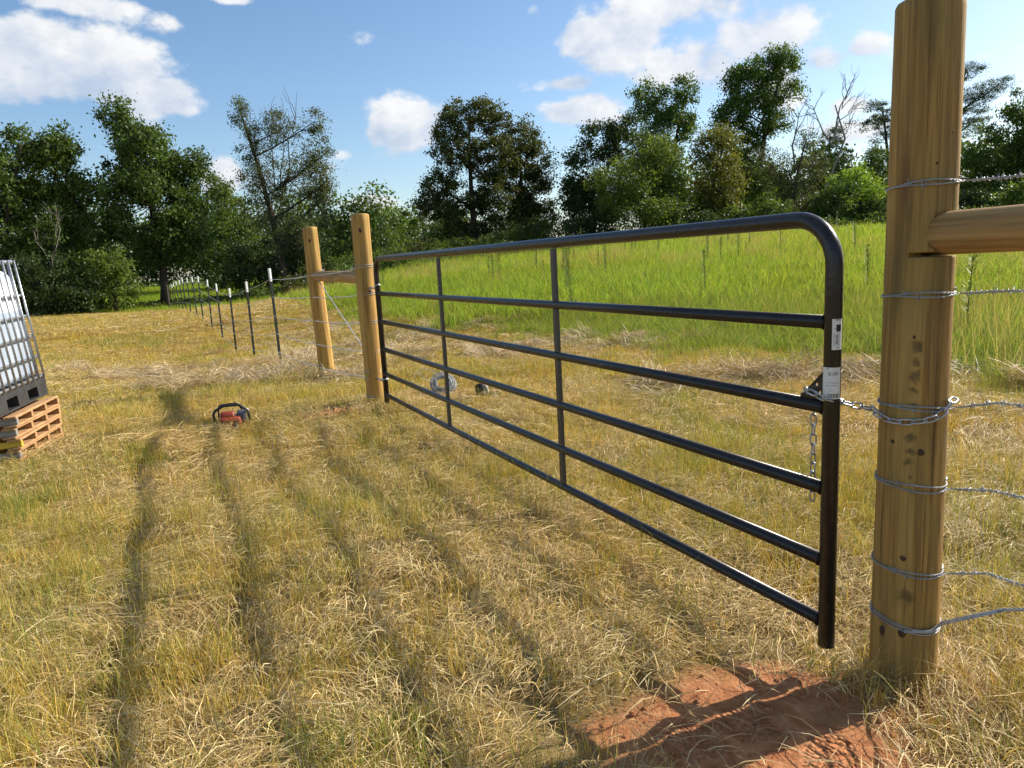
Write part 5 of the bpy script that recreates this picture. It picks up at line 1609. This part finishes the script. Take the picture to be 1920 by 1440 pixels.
# green tufts here and there
pg = [tuft('green_tuft', [blades(60, .10, (.06, .18), (.0025, .005), (.1, .8), GREEN + OLIVE[:2], 360 + i)], M['dry']) for i in range(4)]
gr = lambda x, y: dry_here(x, y) * sstep(.66, .74, patch(x, y, .7, 90))
G1 = place(*scatter(30, 1.4, 12, 1.05, gr), .7, 1.2, .12)
G2 = place(*scatter(9, 12, 40, .95, gr), 1.3, 2.2, .12)
gx_, gy_ = [], []
for (cx_, cy_, rr_g, nn) in ((-2.95, 3.95, .16, 22), (-3.75, 8.0, .32, 26), (-4.6, 8.5, .4, 18), (-.35, 1.75, .12, 5), (-4.4, 17, .7, 20), (-6.5, 12.5, .8, 18), (1.45, 1.45, .04, 2), (1.38, 1.62, .02, 1)):
    gx_.append(rng.normal(cx_, rr_g, nn)); gy_.append(rng.normal(cy_, rr_g, nn))
G3 = place(np.concatenate(gx_), np.concatenate(gy_), .8, 1.2, .12)
instancer('green_tufts', 'scattered green grass tufts in the dry field', *cat3(G1, G2, G3), pg, 'grass')
# long stray straws by the post foot
pf = [tuft('stray_straw', [blades(14, .05, (.12, .28), (.0014, .0024), (.3, 1.0), STRAW[:3] + GOLD[:2], 400 + i)], M['straw']) for i in range(4)]
fx = np.r_[rng.normal(1.28, .10, 22), rng.normal(1.02, .05, 6), rng.normal(-1.35, .15, 12), rng.normal(1.55, .25, 50)]; fy = np.r_[rng.normal(1.84, .08, 22), rng.normal(1.97, .04, 6), rng.normal(6.6, .12, 12), rng.normal(1.75, .2, 50)]
F1 = place(fx, fy, .7, 1.1, .35)
instancer('stray_straws', 'long stray straws leaning round the near post foot', *F1, pf, 'straw')

# loose straws and crumbs of clay on the bare soil
on_soil = lambda x, y: sstep(.25, .6, soil_mask(x, y))
ps = [tuft('loose_straw', [blades(22, .22, (.05, .19), (.0013, .0024), (0, 0), STRAW, 620 + i, 3, .12, .3, .02)], M['straw']) for i in range(5)]
Q1 = place(*scatter(26, 1.0, 2.6, 1.1, on_soil), .8, 1.2, .08); Q2 = place(*scatter(8, 5.5, 7.5, .6, on_soil), .9, 1.2, .08)
instancer('loose_straws', 'loose straws strewn over the bare red clay', *cat3(Q1, Q2), ps, 'straw')
def clod(seed):
    bm = bmesh.new(); bmesh.ops.create_icosphere(bm, subdivisions=2, radius=1); rs = np.random.default_rng(seed)
    for v in bm.verts: v.co = v.co * float(rs.uniform(.7, 1.2)); v.co.z *= .7
    me = bpy.data.meshes.new('clod'); bm.to_mesh(me); bm.free()
    at = me.attributes.new('Col', 'FLOAT_COLOR', 'POINT')
    me.materials.append(M['clay']); return bpy.data.objects.new('clod', me)
M['clay'] = plain('red_clay', (.40, .165, .07), .95, 0, .35, .6, .3, 3, .1)
near_soil = lambda x, y: sstep(.05, .45, soil_mask(x, y))
x, y = scatter(900, 1.0, 2.6, 1.1, near_soil); K1 = place(x, y, 1, 1, .5); K1[2][:] = (.0016 + .010 * rng.random(len(x)) ** 5)[:, None]
x, y = scatter(500, 5.5, 7.5, .6, near_soil); K2 = place(x, y, 1, 1, .5); K2[2][:] = (.004 + .016 * rng.random(len(x)) ** 4)[:, None]
instancer('clay_crumbs', 'crumbs and clods of red clay on the bare soil', *cat3(K1, K2), [clod(i) for i in range(5)], 'clay')

# meadow
pm_ = [tuft('meadow_tuft', [blades(84, .17, (.16, .46), (.003, .0062), (.15, 1.0), MEAD, 500 + i, 4, 0.0, .5)], M['green_grass']) for i in range(8)]
pm2 = [tuft('meadow_clump', [blades(110, .45, (.18, .52), (.008, .014), (.15, .95), MEAD[:4] + LIME, 540 + i, 3, 0.0, .5)], M['green_grass']) for i in range(6)]
pm3 = [tuft('lime_clump', [blades(90, .55, (.22, .55), (.014, .024), (.15, .9), LIME, 570 + i, 3, 0.0, .45)], M['green_grass']) for i in range(5)]
mead = lambda x, y: meadow_mask(x, y)
low_ = lambda x, y: .7 + .4 * sstep(.0, 2.5, an(x, y)[1] - meadow_n(an(x, y)[0]))
x, y = scatter(60, 4.5, 15, 1.2, mead); A1 = place(x, y, .75, 1.2, .14, 0, low_(x, y) * rng.uniform(.7, 1.2, len(x)))
instancer('meadow_grass', 'tall green meadow grass behind the gate', *A1, pm_, 'meadow grass')
x, y = scatter(11, 14, 30, 1.05, mead); A2 = place(x, y, .85, 1.25, .12)
instancer('middle_meadow_grass', 'green meadow grass in the middle distance', *A2, pm2, 'meadow grass')
x, y = scatter(4.6, 28, 82, 1.0, mead); A3 = place(x, y, .9, 1.3, .1)
instancer('far_meadow_grass', 'bright lime green meadow grass rising toward the wood', *A3, pm3, 'meadow grass')

# fringe: meadow grass thinning out into the mown strip
fr_ = lambda x, y: (1 - meadow_mask(x, y)) * sstep(-1.5, -.1, an(x, y)[1] - meadow_n(an(x, y)[0])) * .5 * (y < 44)
x, y = scatter(34, 4.5, 20, 1.2, fr_); B1 = place(x, y, .5, .85, .2)
instancer('meadow_fringe', 'meadow grass thinning out into the dry mown strip', *B1, [p.copy() for p in pm_[:4]], 'meadow grass')
# brown seeding stems in drifts
pb3 = [tuft('seed_stems', [blades(26, .22, (.35, .75), (.003, .006), (.05, .4), [(.36, .27, .13), (.42, .33, .16), (.30, .25, .10), (.26, .28, .07)], 640 + i, 3, 0.0, .35)], M['green_grass']) for i in range(5)]
sd_ = lambda x, y: meadow_mask(x, y) * sstep(.48, .64, patch(x, y, .28, 71)) * (y < 44)
x, y = scatter(9, 6, 22, 1.2, sd_); B2 = place(x, y, .7, 1.15, .1)
x, y = scatter(3.5, 22, 44, 1.0, sd_); B3 = place(x, y, 1.0, 1.5, .1)
instancer('seeding_grass', 'drifts of brownish seeding grass in the green meadow', *cat3(B2, B3), pb3, 'meadow grass')

# tall feathery weeds in the meadow
def weed_mesh(seed):
    rs = np.random.default_rng(seed)
    stem = MB(); h = rs.uniform(1.0, 1.35)
    c = [(.04 * math.sin(q * 2 + seed) * q, .04 * math.cos(q * 2.5 + seed) * q, h * q) for q in np.linspace(0, 1, 6)]
    stem.tube(c, np.linspace(.009, .002, 6), 5)
    n = 420
    t = rs.random(n) ** .7 * .82 + .18
    base = np.stack([np.interp(t, np.linspace(0, 1, 6), np.array(c)[:, j]) for j in range(3)], -1)
    wd = (.065 * np.sin(np.clip((t - .1) / .95, 0, 1) * math.pi) ** .6 + .012) * rs.random(n)
    th = rs.uniform(0, 6.283, n)
    pos = base + np.stack([wd * np.cos(th), wd * np.sin(th), wd * .75], -1)
    out = np.stack([np.cos(th), np.sin(th), np.full(n, .9)], -1)
    sd = np.stack([-np.sin(th), np.cos(th), np.zeros(n)], -1)
    L_ = rs.uniform(.03, .075, n)[:, None]; w_ = .0045
    V = np.stack([pos - sd * w_, pos + sd * w_, pos + out * L_ * .8], 1).reshape(-1, 3)
    col = np.array([.065, .105, .024]) * rs.uniform(.7, 1.3, (n, 1))
    return stem.mesh('stem'), build_mesh('leaves', V, np.arange(n * 3).reshape(-1, 3), False, np.repeat(col, 3, 0))
WM = []
M['weed_stem'] = plain('weed_stem', (.10, .11, .035), .7, 0, .2, 30)
for s in range(5):
    a, b = weed_mesh(s); a.materials.append(M['weed_stem']); b.materials.append(M['leaf']); WM.append((a, b))
x, y = scatter(.21, 9, 46, 1.0, lambda x, y: sstep(.5, 2.0, an(x, y)[1] - meadow_n(an(x, y)[0])) * (y < 46) * (.04 + .96 * sstep(.50, .60, patch(x, y, .35, 61))))
for i in range(min(len(x), 110)):
    w = thing('tall_weed', 'tall dark feathery weed standing above the meadow grass', 'weed', (x[i], y[i], gz1(x[i], y[i])), random.uniform(0, 6.28), 'feathery weeds in the meadow')
    s = random.uniform(.55, 1.2); w.scale = (s, s, s)
    a, b = WM[i % 5]
    obj('stem', a, None, w); obj('leaves', b, None, w)
